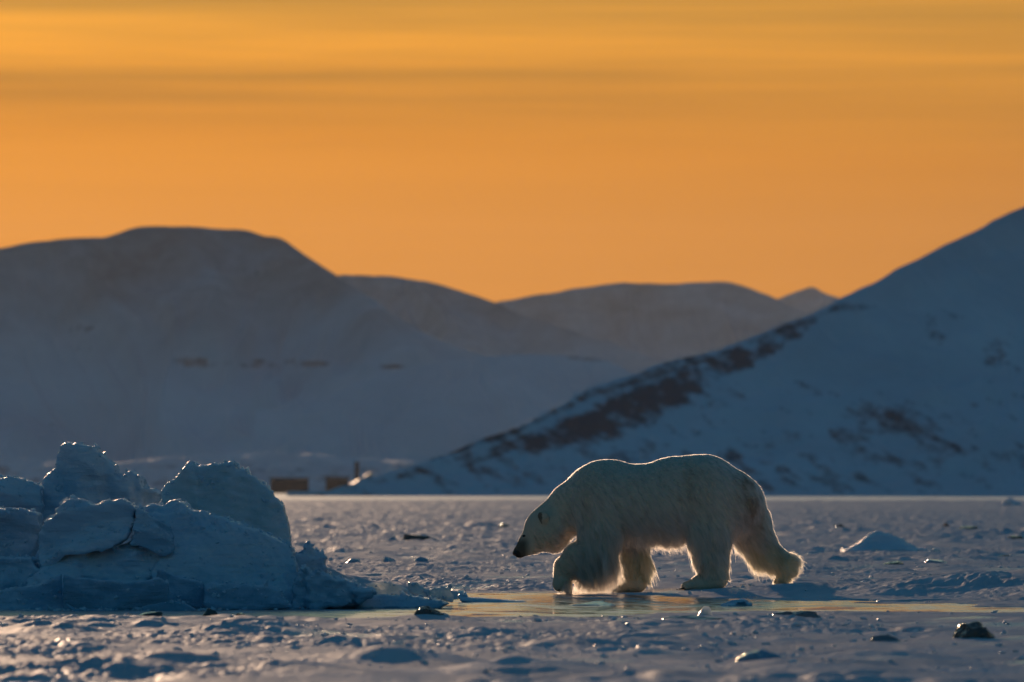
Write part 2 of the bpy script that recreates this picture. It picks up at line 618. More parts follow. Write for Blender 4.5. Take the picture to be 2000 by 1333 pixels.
def ground_h(x, y):
    x = np.asarray(x, np.float32)
    y = np.asarray(y, np.float32)
    h = 0.018 * fbm(x * 0.33, y * 0.16, None, 3, 3)
    b = fbm(x * 1.25, y * 0.62, None, 11, 4, 0.5)
    patch = sstep(-0.4, 0.5, fbm(x * 0.5, y * 0.17, None, 91, 3))
    h = h + 0.029 * b * (0.6 + 0.6 * patch)
    lump = np.clip(vnoise(x * 1.1, y * 0.55, None, 23) - 0.15, 0, 1)
    h = h + 0.075 * lump * (0.6 + 0.5 * vnoise(x * 5, y * 3, None, 29))
    c = vnoise(x * 8.0, y * 5.0, None, 41)
    h = h + (0.15 + 1.0 * patch) * (0.010 * np.abs(c) + 0.010 * np.abs(vnoise(x * 15, y * 8, None, 43)) + 0.007 * vnoise(x * 27, y * 11, None, 47) - 0.008)
    # the fjord gets smoother beyond the bear, with long low drifts
    far = sstep(140, 420, y)
    h = h * (1 + 0.8 * sstep(95, 220, y)) * (1 - 0.15 * far) + far * 0.06 * fbm(x * 0.06, y * 0.035, None, 57, 3)
    vf = sstep(900, 1200, y)
    h = h * (1 - vf) + vf * 0.05 * fbm(x * 0.02, y * 0.006, None, 61, 2)
    # calmer along the pool
    m = (y > 60) & (y < 92)
    if m.any():
        xm, ym = x[m], y[m]
        d = poly_sdf(POOL, xm, ym)
        shore = d + (0.16 + 0.45 * sstep(2.2, 3.6, xm)) * fbm(xm * 1.6, ym * 1.2, None, 71, 3)
        calm = sstep(-0.2, 2.6, d)
        hm = h[m] * (0.14 + 0.86 * calm) + 0.004 * sstep(0.0, 0.5, shore)
        hm = hm + ridge_profile(xm, ym, BANK_PTS, BANK_H, BANK_F, 2.6) * (1 + 0.14 * fbm(xm * 1.4, ym * 0.9, None, 77, 3))
        hm = hm + ridge_profile(xm, ym, DRIFT_PTS, DRIFT_H, DRIFT_F, 2.6) * (1 + 0.12 * fbm(xm * 1.8, ym, None, 78, 3)) \
            * sstep(-5.5, -4.0, xm)
        # trodden flat under the bear
        tr = np.exp(-(((xm - 1.35) / 1.9) ** 2 + ((ym - BD) / 0.75) ** 2) ** 2)
        lvl = np.interp(xm, [0.2, 0.9, 1.4, 1.6, 2.0, 2.3, 2.8, 3.4], [0.0, 0.0, 0.004, 0.03, 0.035, 0.07, 0.088, 0.09])
        hm = hm * (1 - 0.8 * tr) + tr * 0.8 * (lvl + 0.006 * c[m])
        w = sstep(0.06, -0.16, shore)
        hm = hm * (1 - w) + w * (-0.07)
        h = h.copy()
        h[m] = hm
    for (a, bb, hw, hh) in LUMPS:
        lx, ly = gpx(a, bb)
        ly += hw * 0.5
        mm = (np.abs(x - lx) < 3 * hw) & (np.abs(y - ly) < 4 * hw)
        if mm.any():
            r2 = ((x[mm] - lx) / hw) ** 2 + ((y[mm] - ly) / (1.5 * hw)) ** 2
            h = h.copy()
            h[mm] += 1.25 * hh * np.exp(-r2 * 1.3) * (1 + 0.3 * vnoise(x[mm] * 4, y[mm] * 3, None, 88))
    return h


def build_ground():
    rows = list(np.arange(-40, 40, 4.0)) + list(np.arange(40, 92, 0.07))
    d, st = 92.0, 0.08
    while d < 60000:
        rows.append(d)
        st = max(0.08, (d - 84) * 0.005 + 0.02)
        if d > 400:
            st = d * 0.02
        d += st
    rows = np.array(rows, np.float32)
    u = np.linspace(-1, 1, 470)
    xs = np.concatenate([-np.geomspace(60, 1.1, 26), u, np.geomspace(1.1, 60, 26)])
    hw = 0.070 * np.maximum(rows, 40)
    X = xs[None, :] * hw[:, None]
    X = np.where(np.abs(xs)[None, :] > 1, X + np.sign(xs)[None, :] * 0.0, X)
    Y = np.repeat(rows[:, None], len(xs), 1)
    H = ground_h(X.ravel(), Y.ravel()).reshape(X.shape)
    icy = np.clip(vnoise(X * 0.9, Y * 0.4, None, 101) * 1.5 + 0.9 * vnoise(X * 3.3, Y * 1.6, None, 103) - 0.95, 0, 1) * sstep(190, 90, Y)
    V = np.stack([X, Y, H], -1).reshape(-1, 3)
    me = quad_mesh('sea_ice', V, grid_quads(len(rows), len(xs)))
    vattr(me, 'icy', icy)
    vattr(me, 'glaze', sstep(930, 1080, Y + 60 * vnoise(X * 0.02, Y * 0.01, None, 7)))
    link('sea_ice', me, M_GROUND, kind='structure')


build_ground()

# the wet strip across the ice: a gently uneven sheet a little under the snow's surface
def build_pool():
    xs = np.linspace(-9, 10, 240)
    ys = np.linspace(63, 86, 200)
    X, Y = np.meshgrid(xs, ys)
    Z = -0.002 + 0.0022 * vnoise(X * 2.2, Y * 0.5, None, 5) + 0.0012 * vnoise(X * 5, Y * 1.3, None, 6)
    d = poly_sdf(POOL, X, Y)
    V = np.stack([X, Y, Z], -1).reshape(-1, 3)
    Q = grid_quads(*X.shape)
    keep = (d.ravel()[Q] < 0.5).any(1)
    Q = Q[keep]
    used = np.unique(Q)
    rm = np.zeros(len(V), np.int32)
    rm[used] = np.arange(len(used))
    link('water', quad_mesh('water', V[used], rm[Q]), M_WATER, kind='structure')


build_pool()


# ------------------------------------------------------------------ hills
def build_hill(name, sil, dbase, k, seed, mat, conc=1.6, rock_fn=None, nx=420, nt=110, gully=0.10, pxr=(-700, 2700), rough=1.0, top_dark=0.8):
    """heightfield from the shore up to the crest line seen in the photo, then down the far side.
    k: metres of run per metre of rise on the near face"""
    s = np.array(sil, np.float32)
    cols = np.linspace(pxr[0], pxr[1], nx)
    py = np.interp(cols, s[:, 0], s[:, 1])
    ker = np.hanning(9)
    ker /= ker.sum()
    py = np.convolve(np.pad(py, 4, 'edge'), ker, 'valid')
    e = (HOR - py) / FPX
    D = dbase / (1 - k * e)
    zc = CAMZ + e * D
    X = (cols - 1000) / FPX * D
    T = np.concatenate([np.linspace(0, 1, nt), np.linspace(1, 2.4, 36)[1:]])
    t2, xc = np.meshgrid(T, X, indexing='ij')
    run = (D - dbase)[None, :]
    Y = dbase + run * t2
    up = np.where(t2 <= 1, np.clip(t2, 0, 1) ** conc, 1 - 0.55 * np.clip(t2 - 1, 0, 2) ** 1.3)
    # round the crest off
    up = np.where((t2 > 0.9) & (t2 < 1.1), np.minimum(up, 1 - 0.35 * (np.abs(t2 - 1.0)) ** 1.5), up)
    Z = zc[None, :] * up
    amp = gully * zc[None, :] * np.clip(np.sin(np.clip(t2, 0, 1) * math.pi), 0, 1) ** 0.8
    L = max(float(zc.max()), 10.0)
    wx = xc / L + 0.25 * fbm(xc / (0.8 * L), t2 * 2.0, None, seed + 2, 2)
    gl = 0.7 * fbm(xc / (0.75 * L) + 0.5 * t2, t2 * 1.3, None, seed, 3) \
        + 0.8 * (0.45 - np.abs(vnoise(wx * 2.6, t2 * 0.9, None, seed + 3))) + 0.45 * (0.45 - np.abs(vnoise(wx * 6.3, t2 * 1.7, None, seed + 4))) \
        + 0.22 * (0.45 - np.abs(vnoise(wx * 14, t2 * 3.0, None, seed + 6)))
    Z = Z + amp * gl + rough * 0.012 * L * np.clip(t2 * 6, 0, 1) * np.clip((1.02 - t2) * 12, 0, 1) * fbm(xc / (0.1 * L), Y / (0.1 * L), None, seed + 5, 3)
    Z = Z - np.where(t2 < 0.03, (0.03 - t2) * 30, 0)
    V = np.stack([xc, Y, Z], -1).reshape(-1, 3)
    me = quad_mesh(name, V, grid_quads(*xc.shape))
    PX = 1000 + xc / Y * FPX
    PY = HOR - (Z - CAMZ) / Y * FPX
    rk = np.zeros_like(Z) if rock_fn is None else rock_fn(PX, PY, t2, xc, Y, Z)
    vattr(me, 'rock', rk)
    vattr(me, 'top_dark', top_dark * sstep(0.30, 0.95, Z / max(float(zc.max()), 1.0)))
    return link(name, me, mat, kind='structure')


def blobs(PX, PY, lst):
    o = np.zeros_like(PX)
    for (cx, cy, rx, ry, rot, w) in lst:
        c, s_ = math.cos(R(rot)), math.sin(R(rot))
        dx, dy = PX - cx, PY - cy
        u, v = (dx * c + dy * s_) / rx, (-dx * s_ + dy * c) / ry
        o = np.maximum(o, w * np.clip(1.35 - (u * u + v * v), 0, 1))
    return o


M_HILL_N = mat_hill('near_slope_snow_and_scree', nscale=0.11)
M_HILL_F = mat_hill('far_slope_snow', (0.15, 0.15, 0.165), nscale=0.03)


def rock_right(PX, PY, t, X, Y, Z):
    n = fbm((PX * 0.88 + PY * 0.47) / 40, (PY * 0.88 - PX * 0.47) / 15, None, 5, 4, 0.62) * 0.55
    n2 = fbm(PX / 9, PY / 6, None, 6, 3, 0.6) * 0.4
    crest = np.interp(PX, [680, 900, 1000, 1150, 1400, 1640], [955, 868, 838, 765, 690, 592])
    strip = np.clip(1 - np.abs(PY - crest - 8) / 17, 0, 1) * sstep(720, 900, PX) * sstep(1800, 1600, PX) * 0.85
    big = blobs(PX, PY, [(1240, 800, 165, 46, -24, .95), (1130, 838, 145, 32, -20, .92), (1330, 752, 70, 30, -30, .8), (1440, 705, 110, 24, -22, .82), (1540, 655, 100, 20, -32, .76),
                         (1300, 720, 110, 14, -22, .6), (1745, 818, 105, 32, 14, .82), (1830, 868, 80, 20, 22, .72), (1680, 850, 40, 18, 0, .5), (1915, 790, 26, 26, 0, .45),
                         (1640, 845, 30, 22, 0, .45), (1000, 870, 160, 14, -22, .66), (860, 908, 160, 10, -16, .62), (1960, 700, 40, 60, 0, .34), (1840, 640, 50, 40, -40, .30)])
    low = sstep(800, 900, PY) * 0.40 * sstep(990, 930, PY)
    mid = sstep(700, 820, PY) * 0.22
    return np.clip(np.maximum(np.maximum(strip, big), np.maximum(low, mid)) + 0.62 * n * (np.maximum(big, low + mid) > 0.05) + 0.3 * n2, 0, 1.2)


RIGHT = [(-700, 962), (500, 961), (640, 959.5), (680, 955), (730, 934), (800, 912), (870, 888), (930, 862), (1000, 836), (1060, 808), (1120, 772), (1150, 760), (1220, 735),
         (1300, 703), (1400, 685), (1480, 652), (1560, 625), (1640, 585), (1720, 545), (1800, 502), (1870, 466), (1940, 432), (2000, 405), (2300, 280), (2700, 170), (3300, 120), (4200, 260), (5000, 520), (5800, 950)]
build_hill('hill', RIGHT, 1750.0, 2.5, 3, M_HILL_N, 1.6, rock_right, 1300, 170, 0.085, (560, 5800), top_dark=0.7)


def rock_left(PX, PY, t, X, Y, Z):
    n = fbm(PX / 30, PY / 18, None, 9, 4, 0.6) * 0.45
    b = blobs(PX, PY, [(520, 709, 210, 8, 1, .66), (378, 706, 50, 11, 4, .8), (520, 712, 90, 10, 1, .62), (630, 712, 80, 8, 0, .55), (135, 645, 60, 7, -6, .6), (20, 692, 30, 10, -20, .5), (200, 668, 60, 6, -20, .35),
                       (490, 530, 24, 14, 30, .35), (340, 614, 40, 8, -10, .3), (750, 716, 40, 6, 0, .45), (60, 832, 60, 8, 0, .35)])
    return np.clip(b + n * (b > 0.04), 0, 1.1)


LEFT = [(-4200, 950), (-3400, 860), (-2700, 700), (-2100, 610), (-1500, 585), (-900, 560), (-400, 520), (-150, 500), (0, 484), (60, 474), (120, 465), (205, 463), (230, 455), (262, 445), (310, 441), (400, 445), (470, 449), (500, 456), (522, 463), (545, 463), (570, 478),
        (605, 506), (640, 528), (670, 546), (720, 580), (780, 622), (850, 662), (930, 690), (1000, 712), (1100, 760), (1250, 830), (1400, 900), (1600, 950), (2700, 958)]
build_hill('hill', LEFT, 5600.0, 2.5, 21, M_HILL_F, 1.45, rock_left, 900, 130, 0.30, (-4200, 1700), top_dark=1.0)
MID = [(-200, 700), (400, 610), (560, 560), (640, 543), (670, 537), (770, 539), (800, 544), (860, 556), (900, 568), (940, 581), (965, 590), (1010, 612), (1100, 640), (1250, 690), (1500, 800), (1900, 940)]
build_hill('hill', MID, 7200.0, 2.5, 33, M_HILL_F, 1.4, None, 380, 90, 0.26, (300, 1900), top_dark=0.9)
FARR = [(700, 640), (900, 606), (970, 590), (1030, 580), (1100, 568), (1180, 556), (1215, 552), (1300, 555), (1350, 552), (1400, 550), (1430, 552), (1460, 561), (1500, 576), (1520, 584), (1550, 600),
        (1600, 620), (1700, 640), (2000, 700)]
build_hill('hill', FARR, 9000.0, 2.6, 45, M_HILL_F, 1.4, None, 420, 90, 0.26, (600, 2200), top_dark=0.8)
PEAK = [(1300, 640), (1450, 605), (1510, 586), (1540, 575), (1566, 567), (1582, 560), (1592, 561), (1605, 571), (1630, 580), (1660, 590), (1800, 640)]
build_hill('hill', PEAK, 11500.0, 2.4, 57, M_HILL_F, 1.2, None, 160, 70, 0.2, (1250, 1900))


def rock_spur(PX, PY, t, X, Y, Z):
    return blobs(PX, PY, [(1150, 700, 60, 7, 4, .75)]) + 0.2 * fbm(PX / 20, PY / 12, None, 4, 3)


SPUR = [(600, 800), (700, 745), (820, 715), (900, 702), (960, 695), (1040, 692), (1100, 694), (1150, 698), (1190, 706), (1215, 718), (1260, 745), (1330, 790), (1450, 860), (1700, 940)]
build_hill('hill', SPUR, 5300.0, 2.6, 69, M_HILL_F, 1.35, rock_spur, 300, 80, 0.16, (500, 1750), top_dark=0.0)


def rock_foot(PX, PY, t, X, Y, Z):
    n = fbm(PX / 34, PY / 7, None, 15, 4, 0.6)
    return np.clip(0.36 + 0.34 * n, 0, 0.8) * sstep(890, 915, PY)


FOOT = [(-4200, 958), (-2500, 930), (-900, 905), (-200, 895), (0, 890), (100, 900), (220, 905), (340, 892), (500, 884), (600, 886), (720, 896), (850, 905), (1000, 925), (1300, 950), (1600, 957)]
build_hill('foothill', FOOT, 4500.0, 6.0, 81, M_HILL_N, 1.1, rock_foot, 620, 60, 0.25, (-4200, 1500), top_dark=0.0)

# ------------------------------------------------------------------ haze
def build_haze():
    x0, x1, y0, y1, z0, z1 = -9000, 9000, -300, 13500, -1.2, 420.0
    V = [(x, y, z) for x in (x0, x1) for y in (y0, y1) for z in (z0, z1)]
    Q = [(0, 1, 3, 2), (4, 6, 7, 5), (0, 4, 5, 1), (2, 3, 7, 6), (0, 2, 6, 4), (1, 5, 7, 3)]
    me = quad_mesh('haze', np.array(V), np.array(Q), False)
    m = bpy.data.materials.new('thin_arctic_haze')
    m.use_nodes = True
    t = m.node_tree
    t.nodes.clear()
    o = t.nodes.new('ShaderNodeOutputMaterial')
    v = t.nodes.new('ShaderNodeVolumePrincipled')
    v.inputs['Color'].default_value = (0.80, 0.84, 0.90, 1)
    v.inputs['Density'].default_value = 8.5e-6
    v.inputs['Anisotropy'].default_value = 0.5
    t.links.new(v.outputs[0], o.inputs['Volume'])
    link('haze', me, m, kind='stuff')


build_haze()


# ------------------------------------------------------------------ pressure ridge, block by block
def facet(X, Y, Z, seed, n=6, f0=1.3, f1=5.5):
    """folded planes: flat fracture faces that meet in sharp creases"""
    rs = np.random.RandomState(seed + 500)
    w = 0.16 * vnoise(X * 1.6, Y * 1.6, Z * 1.6, seed + 77)
    o = 0
    for i in range(n):
        k = rs.normal(size=3)
        k /= np.linalg.norm(k)
        f = f0 * (f1 / f0) ** (i / (n - 1))
        u = (k[0] * X + k[1] * Y + k[2] * Z) * f + rs.rand() + w * f
        o = o + (np.abs(u - np.floor(u) - 0.5) - 0.25) * 4.0 / (1 + i) ** 0.75
    return o


CRUMB_SPOTS = []


def ice_block(name, poly, y0, thick, lean, label, seed, mat=None, leanx=0.0, rnd=0.014, amp=0.068, fine=0.006, vox=0.015, cat='ice block', group=None, groove=0.0, lips=0.017):
    P = np.array(poly, np.float32)
    zc = CAMZ + (HOR - P[:, 1].mean()) / FPX * y0
    dmap = y0 + lean * max(zc, 0) * 0.5 + thick * 0.35
    x, z = px(P[:, 0], P[:, 1], dmap)
    pts = np.stack([x, z], 1)
    zb = 0.0
    xc = pts[:, 0].mean()
    mg = 0.10
    xmin, xmax = x.min() - mg, x.max() + mg
    zmin, zmax = max(z.min(), -0.12) - mg, z.max() + mg
    ext = abs(leanx) * (xmax - xmin) / 2
    ymin = y0 + min(0, lean * (zmin - zb), lean * (zmax - zb)) - ext - mg
    ymax = y0 + thick + max(0, lean * (zmin - zb), lean * (zmax - zb)) + ext + mg
    vy = vox * 1.3
    gx_ = np.arange(xmin, xmax + vox, vox, dtype=np.float32)
    gy = np.arange(ymin, ymax + vy, vy, dtype=np.float32)
    gz = np.arange(zmin, zmax + vox, vox, dtype=np.float32)
    X2, Z2 = np.meshgrid(gx_, gz, indexing='ij')
    d2 = poly_sdf(pts, X2, Z2)[:, None, :]
    X, Y, Z = np.meshgrid(gx_, gy, gz, indexing='ij')
    yl = Y - y0 - lean * (Z - zb) - leanx * (X - xc)
    d2 = d2 + 0.16 * amp * fbm(X2 * 8, Z2 * 8, None, seed + 40, 3, 0.7)[:, None, :] + 0.10 * amp * facet(X2, X2 * 0, Z2, seed + 41, 5, 2.5, 9)[:, None, :]
    nb = 0.85 * amp * facet(X, Y, Z, seed) + 0.3 * amp * fbm(X * 2.6, Y * 2.6, Z * 3.0, seed, 2, 0.5)
    strata = Z * 9 + X * 2.2 + 1.1 * vnoise(X * 1.7, Y * 1.7, Z * 1.7, seed + 9)
    nb = nb + amp * 0.3 * (np.abs(strata - np.floor(strata) - 0.5) - 0.25)
    if groove:
        g_ = (X * 0.80 + Z * 0.62) * 15 + 0.9 * vnoise(X * 2.2, Y * 2.2, Z * 2.2, seed + 12) + 0.35 * vnoise(X * 9, Y * 9, Z * 9, seed + 13)
        nb = nb + groove * (np.abs(g_ - np.floor(g_) - 0.5) * 2 - 0.5) * sstep(-0.5, 0.4, vnoise(X * 1.3, Y, Z * 1.3, seed + 14))
    dy = (np.abs(yl - thick / 2) - thick / 2) / math.sqrt(1 + lean * lean + leanx * leanx)
    lip = lips * np.clip(vnoise(X * 13, Y * 5, Z * 13, seed + 60) + 0.35 * vnoise(X * 31, Y * 9, Z * 31, seed + 61) + 0.25, 0, 1)
    d2 = d2 - lip * np.exp(-((yl - 0.02) / 0.028) ** 2) * min(1.0, amp / 0.04)
    a, b = np.maximum(d2 + rnd, 0), np.maximum(dy + nb + rnd, 0)
    F = np.sqrt(a * a + b * b) + np.minimum(np.maximum(d2 + rnd, dy + nb + rnd), 0) - rnd
    F = F + fine * (np.abs(vnoise(X * 9, Y * 9, Z * 11, seed + 3)) * 1.8 - 0.5) + fine * 0.9 * vnoise(X * 19, Y * 19, Z * 21, seed + 4) + fine * 0.5 * vnoise(X * 37, Y * 33, Z * 39, seed + 5)
    F = F.copy()
    F[0], F[-1], F[:, 0], F[:, -1], F[:, :, 0], F[:, :, -1] = [np.maximum(q, 0.01) for q in (F[0], F[-1], F[:, 0], F[:, -1], F[:, :, 0], F[:, :, -1])]
    V, Q = surface_nets(F, (xmin, ymin, zmin), (vox, vy, vox))
    fn = np.cross(V[Q[:, 2]] - V[Q[:, 0]], V[Q[:, 3]] - V[Q[:, 1]])
    fn /= np.linalg.norm(fn, axis=1, keepdims=True) + 1e-12
    top = np.where((fn[:, 2] > 0.35) & (V[Q[:, 0], 2] > 0.05))[0]
    rs = np.random.RandomState(seed)
    if len(top) > 40:
        CRUMB_SPOTS.append(V[Q[rs.choice(top, min(len(top) // 18, 300), replace=False), 0]])
    org = np.array([xc, y0, 0], np.float32)
    me = quad_mesh(name, V - org, Q)
    o = link(name, me, mat or M_ICE, label=label, category=cat)
    o.location = [float(q) for q in org]
    if group:
        o['group'] = group
    return o


RID = 'ice blocks of the pressure ridge'
ice_block('ice_block', [(55, 1010), (78, 985), (83, 950), (92, 928), (110, 914), (115, 890), (119, 873), (130, 867), (150, 866), (172, 871), (191, 874), (195, 888), (206, 902), (222, 912), (232, 928), (240, 927),
                        (256, 921), (270, 932), (282, 950), (300, 957), (322, 967), (352, 985), (430, 1015), (440, 1175), (55, 1175)], 77.2, 1.1, 0.16,
          'tall craggy ice block with a square tower on top, highest of the ridge', 1, amp=0.075, fine=0.012, group=RID)
ice_block('ice_block', [(-260, 985), (-170, 952), (-90, 945), (-40, 940), (8, 937), (28, 934), (42, 938), (60, 944), (82, 948), (86, 1000), (84, 1175), (-260, 1175)], 76.8, 0.9, 0.1,
          'low shaded ice block at far left behind the tower block', 2, group=RID)
ice_block('ice_block', [(-240, 1010), (-90, 996), (0, 993), (40, 994), (66, 996), (76, 1006), (78, 1040), (66, 1075), (62, 1112), (-240, 1115)], 73.3, 0.6, 0.35,
          'flat-topped snowy ice block at left edge below the low rear block', 3, M_ICE_BLUE, group=RID)
ice_block('ice_block', [(76, 1042), (88, 1022), (107, 1010), (114, 988), (126, 974), (163, 977), (182, 986), (204, 979), (236, 973), (250, 982), (263, 996), (258, 1020), (252, 1042), (240, 1064), (205, 1074),
                        (165, 1082), (130, 1083), (108, 1108), (84, 1118), (76, 1090)], 72.15, 0.6, 0.60,
          'broad tilted slab in the middle of the ridge, left of the narrow crack', 4, leanx=-0.12, group=RID, amp=0.07)
ice_block('ice_block', [(268, 996), (300, 1013), (333, 1030), (341, 1048), (338, 1076), (316, 1084), (275, 1068), (254, 1062), (262, 1040)], 72.2, 0.5, 0.42,
          'small pointed slab just right of the narrow crack', 5, M_ICE_BLUE, leanx=0.25, group=RID)
ice_block('ice_block', [(258, 1000), (285, 985), (318, 986), (330, 977), (354, 981), (367, 995), (394, 999), (430, 1010), (470, 1026), (520, 1046), (560, 1066), (578, 1095), (590, 1140), (600, 1186), (320, 1196),
                        (300, 1120), (330, 1060)], 72.1, 1.0, 0.95,
          'large wind-grooved snow slope falling to the right of the ridge', 6, amp=0.055, group=RID, groove=0.022)
ice_block('ice_block', [(316, 962), (334, 940), (352, 921), (366, 906), (374, 902), (386, 910), (418, 908), (428, 915), (436, 905), (452, 905), (462, 916), (474, 918), (490, 927), (500, 938), (520, 955), (536, 974),
                        (552, 992), (562, 1015), (567, 1045), (568, 1065), (579, 1085), (576, 1175), (330, 1175)], 76.0, 0.7, 0.22,
          'rounded translucent ice dome with a notched rim, right rear of the ridge', 7, M_DOME, group=RID)
ice_block('ice_block', [(60, 1130), (100, 1098), (140, 1076), (200, 1078), (260, 1058), (325, 1080), (355, 1110), (410, 1150), (425, 1197), (55, 1197)], 72.12, 1.1, 0.95,
          'snow-plastered ice base bulging under the tilted middle slab', 8, group=RID)
ice_block('ice_block', [(-90, 1095), (5, 1091), (35, 1092), (60, 1089), (68, 1106), (95, 1120), (112, 1140), (70, 1175), (-90, 1190)], 72.2, 0.6, 0.4,
          'squat ice block low at left edge above the front plates', 9, M_ICE_BLUE, group=RID)
PLT = 'thin ice plates along the foot of the ridge'
ice_block('ice_plate', [(-90, 1170), (20, 1150), (80, 1141), (117, 1123), (121, 1145), (131, 1196), (-90, 1200)], 71.5, 0.16, 0.75,
          'long blue ice plate at bottom left corner of the ridge', 10, M_PLATE, rnd=0.03, amp=0.025, vox=0.018, cat='ice plate', group=PLT)
ice_block('ice_plate', [(124, 1121), (150, 1127), (180, 1131), (251, 1135), (285, 1134), (309, 1126), (328, 1142), (335, 1185), (256, 1195), (124, 1196)], 71.35, 0.14, 0.12,
          'curved blue ice plate with a rising right tip, front middle of ridge', 11, M_PLATE, rnd=0.03, amp=0.025, vox=0.018, cat='ice plate', group=PLT)
ice_block('ice_plate', [(305, 1128), (309, 1113), (320, 1118), (342, 1125), (396, 1139), (408, 1190), (320, 1195)], 71.75, 0.2, 0.45,
          'wedge of ice with a sharp left peak behind the curved plate', 12, M_PLATE, rnd=0.03, amp=0.03, vox=0.018, cat='ice plate', group=PLT)
ice_block('ice_plate', [(398, 1145), (415, 1139), (455, 1139), (490, 1145), (523, 1143), (548, 1155), (558, 1171), (577, 1187), (500, 1194), (400, 1194)], 71.5, 0.3, 0.7,
          'low frosted ice shelf under the grooved slope', 13, M_PLATE, rnd=0.04, amp=0.03, vox=0.018, cat='ice plate', group=PLT)
ice_block('ice_block', [(570, 1090), (580, 1082), (591, 1081), (596, 1066), (602, 1054), (607, 1066), (611, 1076), (626, 1080), (636, 1092), (639, 1122), (640, 1150), (575, 1150)], 73.2, 0.4, 0.25,
          'ice lump with a sharp spike beside the right end of the ridge', 14, lips=0.0, rnd=0.012, fine=0.018, vox=0.016, group=RID)
ice_block('ice_block', [(576, 1132), (585, 1122), (594, 1108), (602, 1116), (613, 1120), (622, 1113), (630, 1124), (640, 1129), (660, 1134), (673, 1131), (690, 1140), (705, 1144), (729, 1157), (700, 1180), (669, 1190), (572, 1190)],
          71.9, 0.5, 0.35, 'jagged broken ice block at the right foot of the ridge', 15, M_ICE_BLUE, rnd=0.025, fine=0.02, vox=0.016, group=RID)
ice_block('ice_plate', [(713, 1141), (730, 1138), (748, 1137), (775, 1140), (797, 1154), (790, 1166), (734, 1166)], 73.0, 0.07, 0.5,
          'pale backlit ice plate leaning right of the jagged block', 16, M_ICE_PALE, rnd=0.02, amp=0.012, fine=0.006, vox=0.013, cat='ice plate', group=PLT)
ice_block('ice_plate', [(795, 1138), (800, 1136), (806, 1141), (815, 1136), (824, 1148), (840, 1152), (858, 1150), (862, 1147), (868, 1150), (877, 1144), (881, 1156), (887, 1164), (884, 1176), (842, 1172), (803, 1158)], 74.6, 0.06, 0.35,
          'thin pale ice plate with torn sunlit rim, ridge end nearest bear', 17, M_ICE_PALE, rnd=0.015, amp=0.012, fine=0.008, vox=0.012, cat='ice plate', group=PLT)
ice_block('ice_plate', [(668, 1172), (685, 1163), (703, 1160), (780, 1163), (842, 1170), (880, 1178), (858, 1190), (668, 1190)], 72.3, 0.35, 1.2,
          'low dark blue ice slab lying on the pool edge', 18, M_PLATE, rnd=0.03, amp=0.02, fine=0.006, vox=0.016, cat='ice plate', group=PLT)
ice_block('ice_sheet', [(275, 1186), (308, 1178), (339, 1174), (362, 1180), (388, 1193), (370, 1200), (280, 1200)], 70.9, 0.05, 0.9,
          'thin clear ice sheet arched over the wet strip before ridge', 19, M_ICE_CLEAR, rnd=0.015, amp=0.008, fine=0.004, vox=0.012, cat='ice sheet', group=PLT)
ice_block('ice_sheet', [(126, 1179), (136, 1183), (150, 1190), (190, 1191), (240, 1194), (240, 1200), (150, 1200)], 70.8, 0.05, 0.9,
          'thin clear ice splinter at the foot of the left plates', 20, M_ICE_CLEAR, rnd=0.012, amp=0.006, fine=0.004, vox=0.012, cat='ice sheet', group=PLT)
ice_block('ice_sheet', [(893, 1164), (899, 1158), (906, 1166), (960, 1170), (1020, 1174), (1040, 1180), (1000, 1184), (900, 1176)], 76.2, 0.5, 1.5,
          'smooth blue ice tongue lying in the pool, left of bear', 22, M_ICE, rnd=0.02, amp=0.006, fine=0.003, vox=0.014, cat='ice sheet', group=PLT)


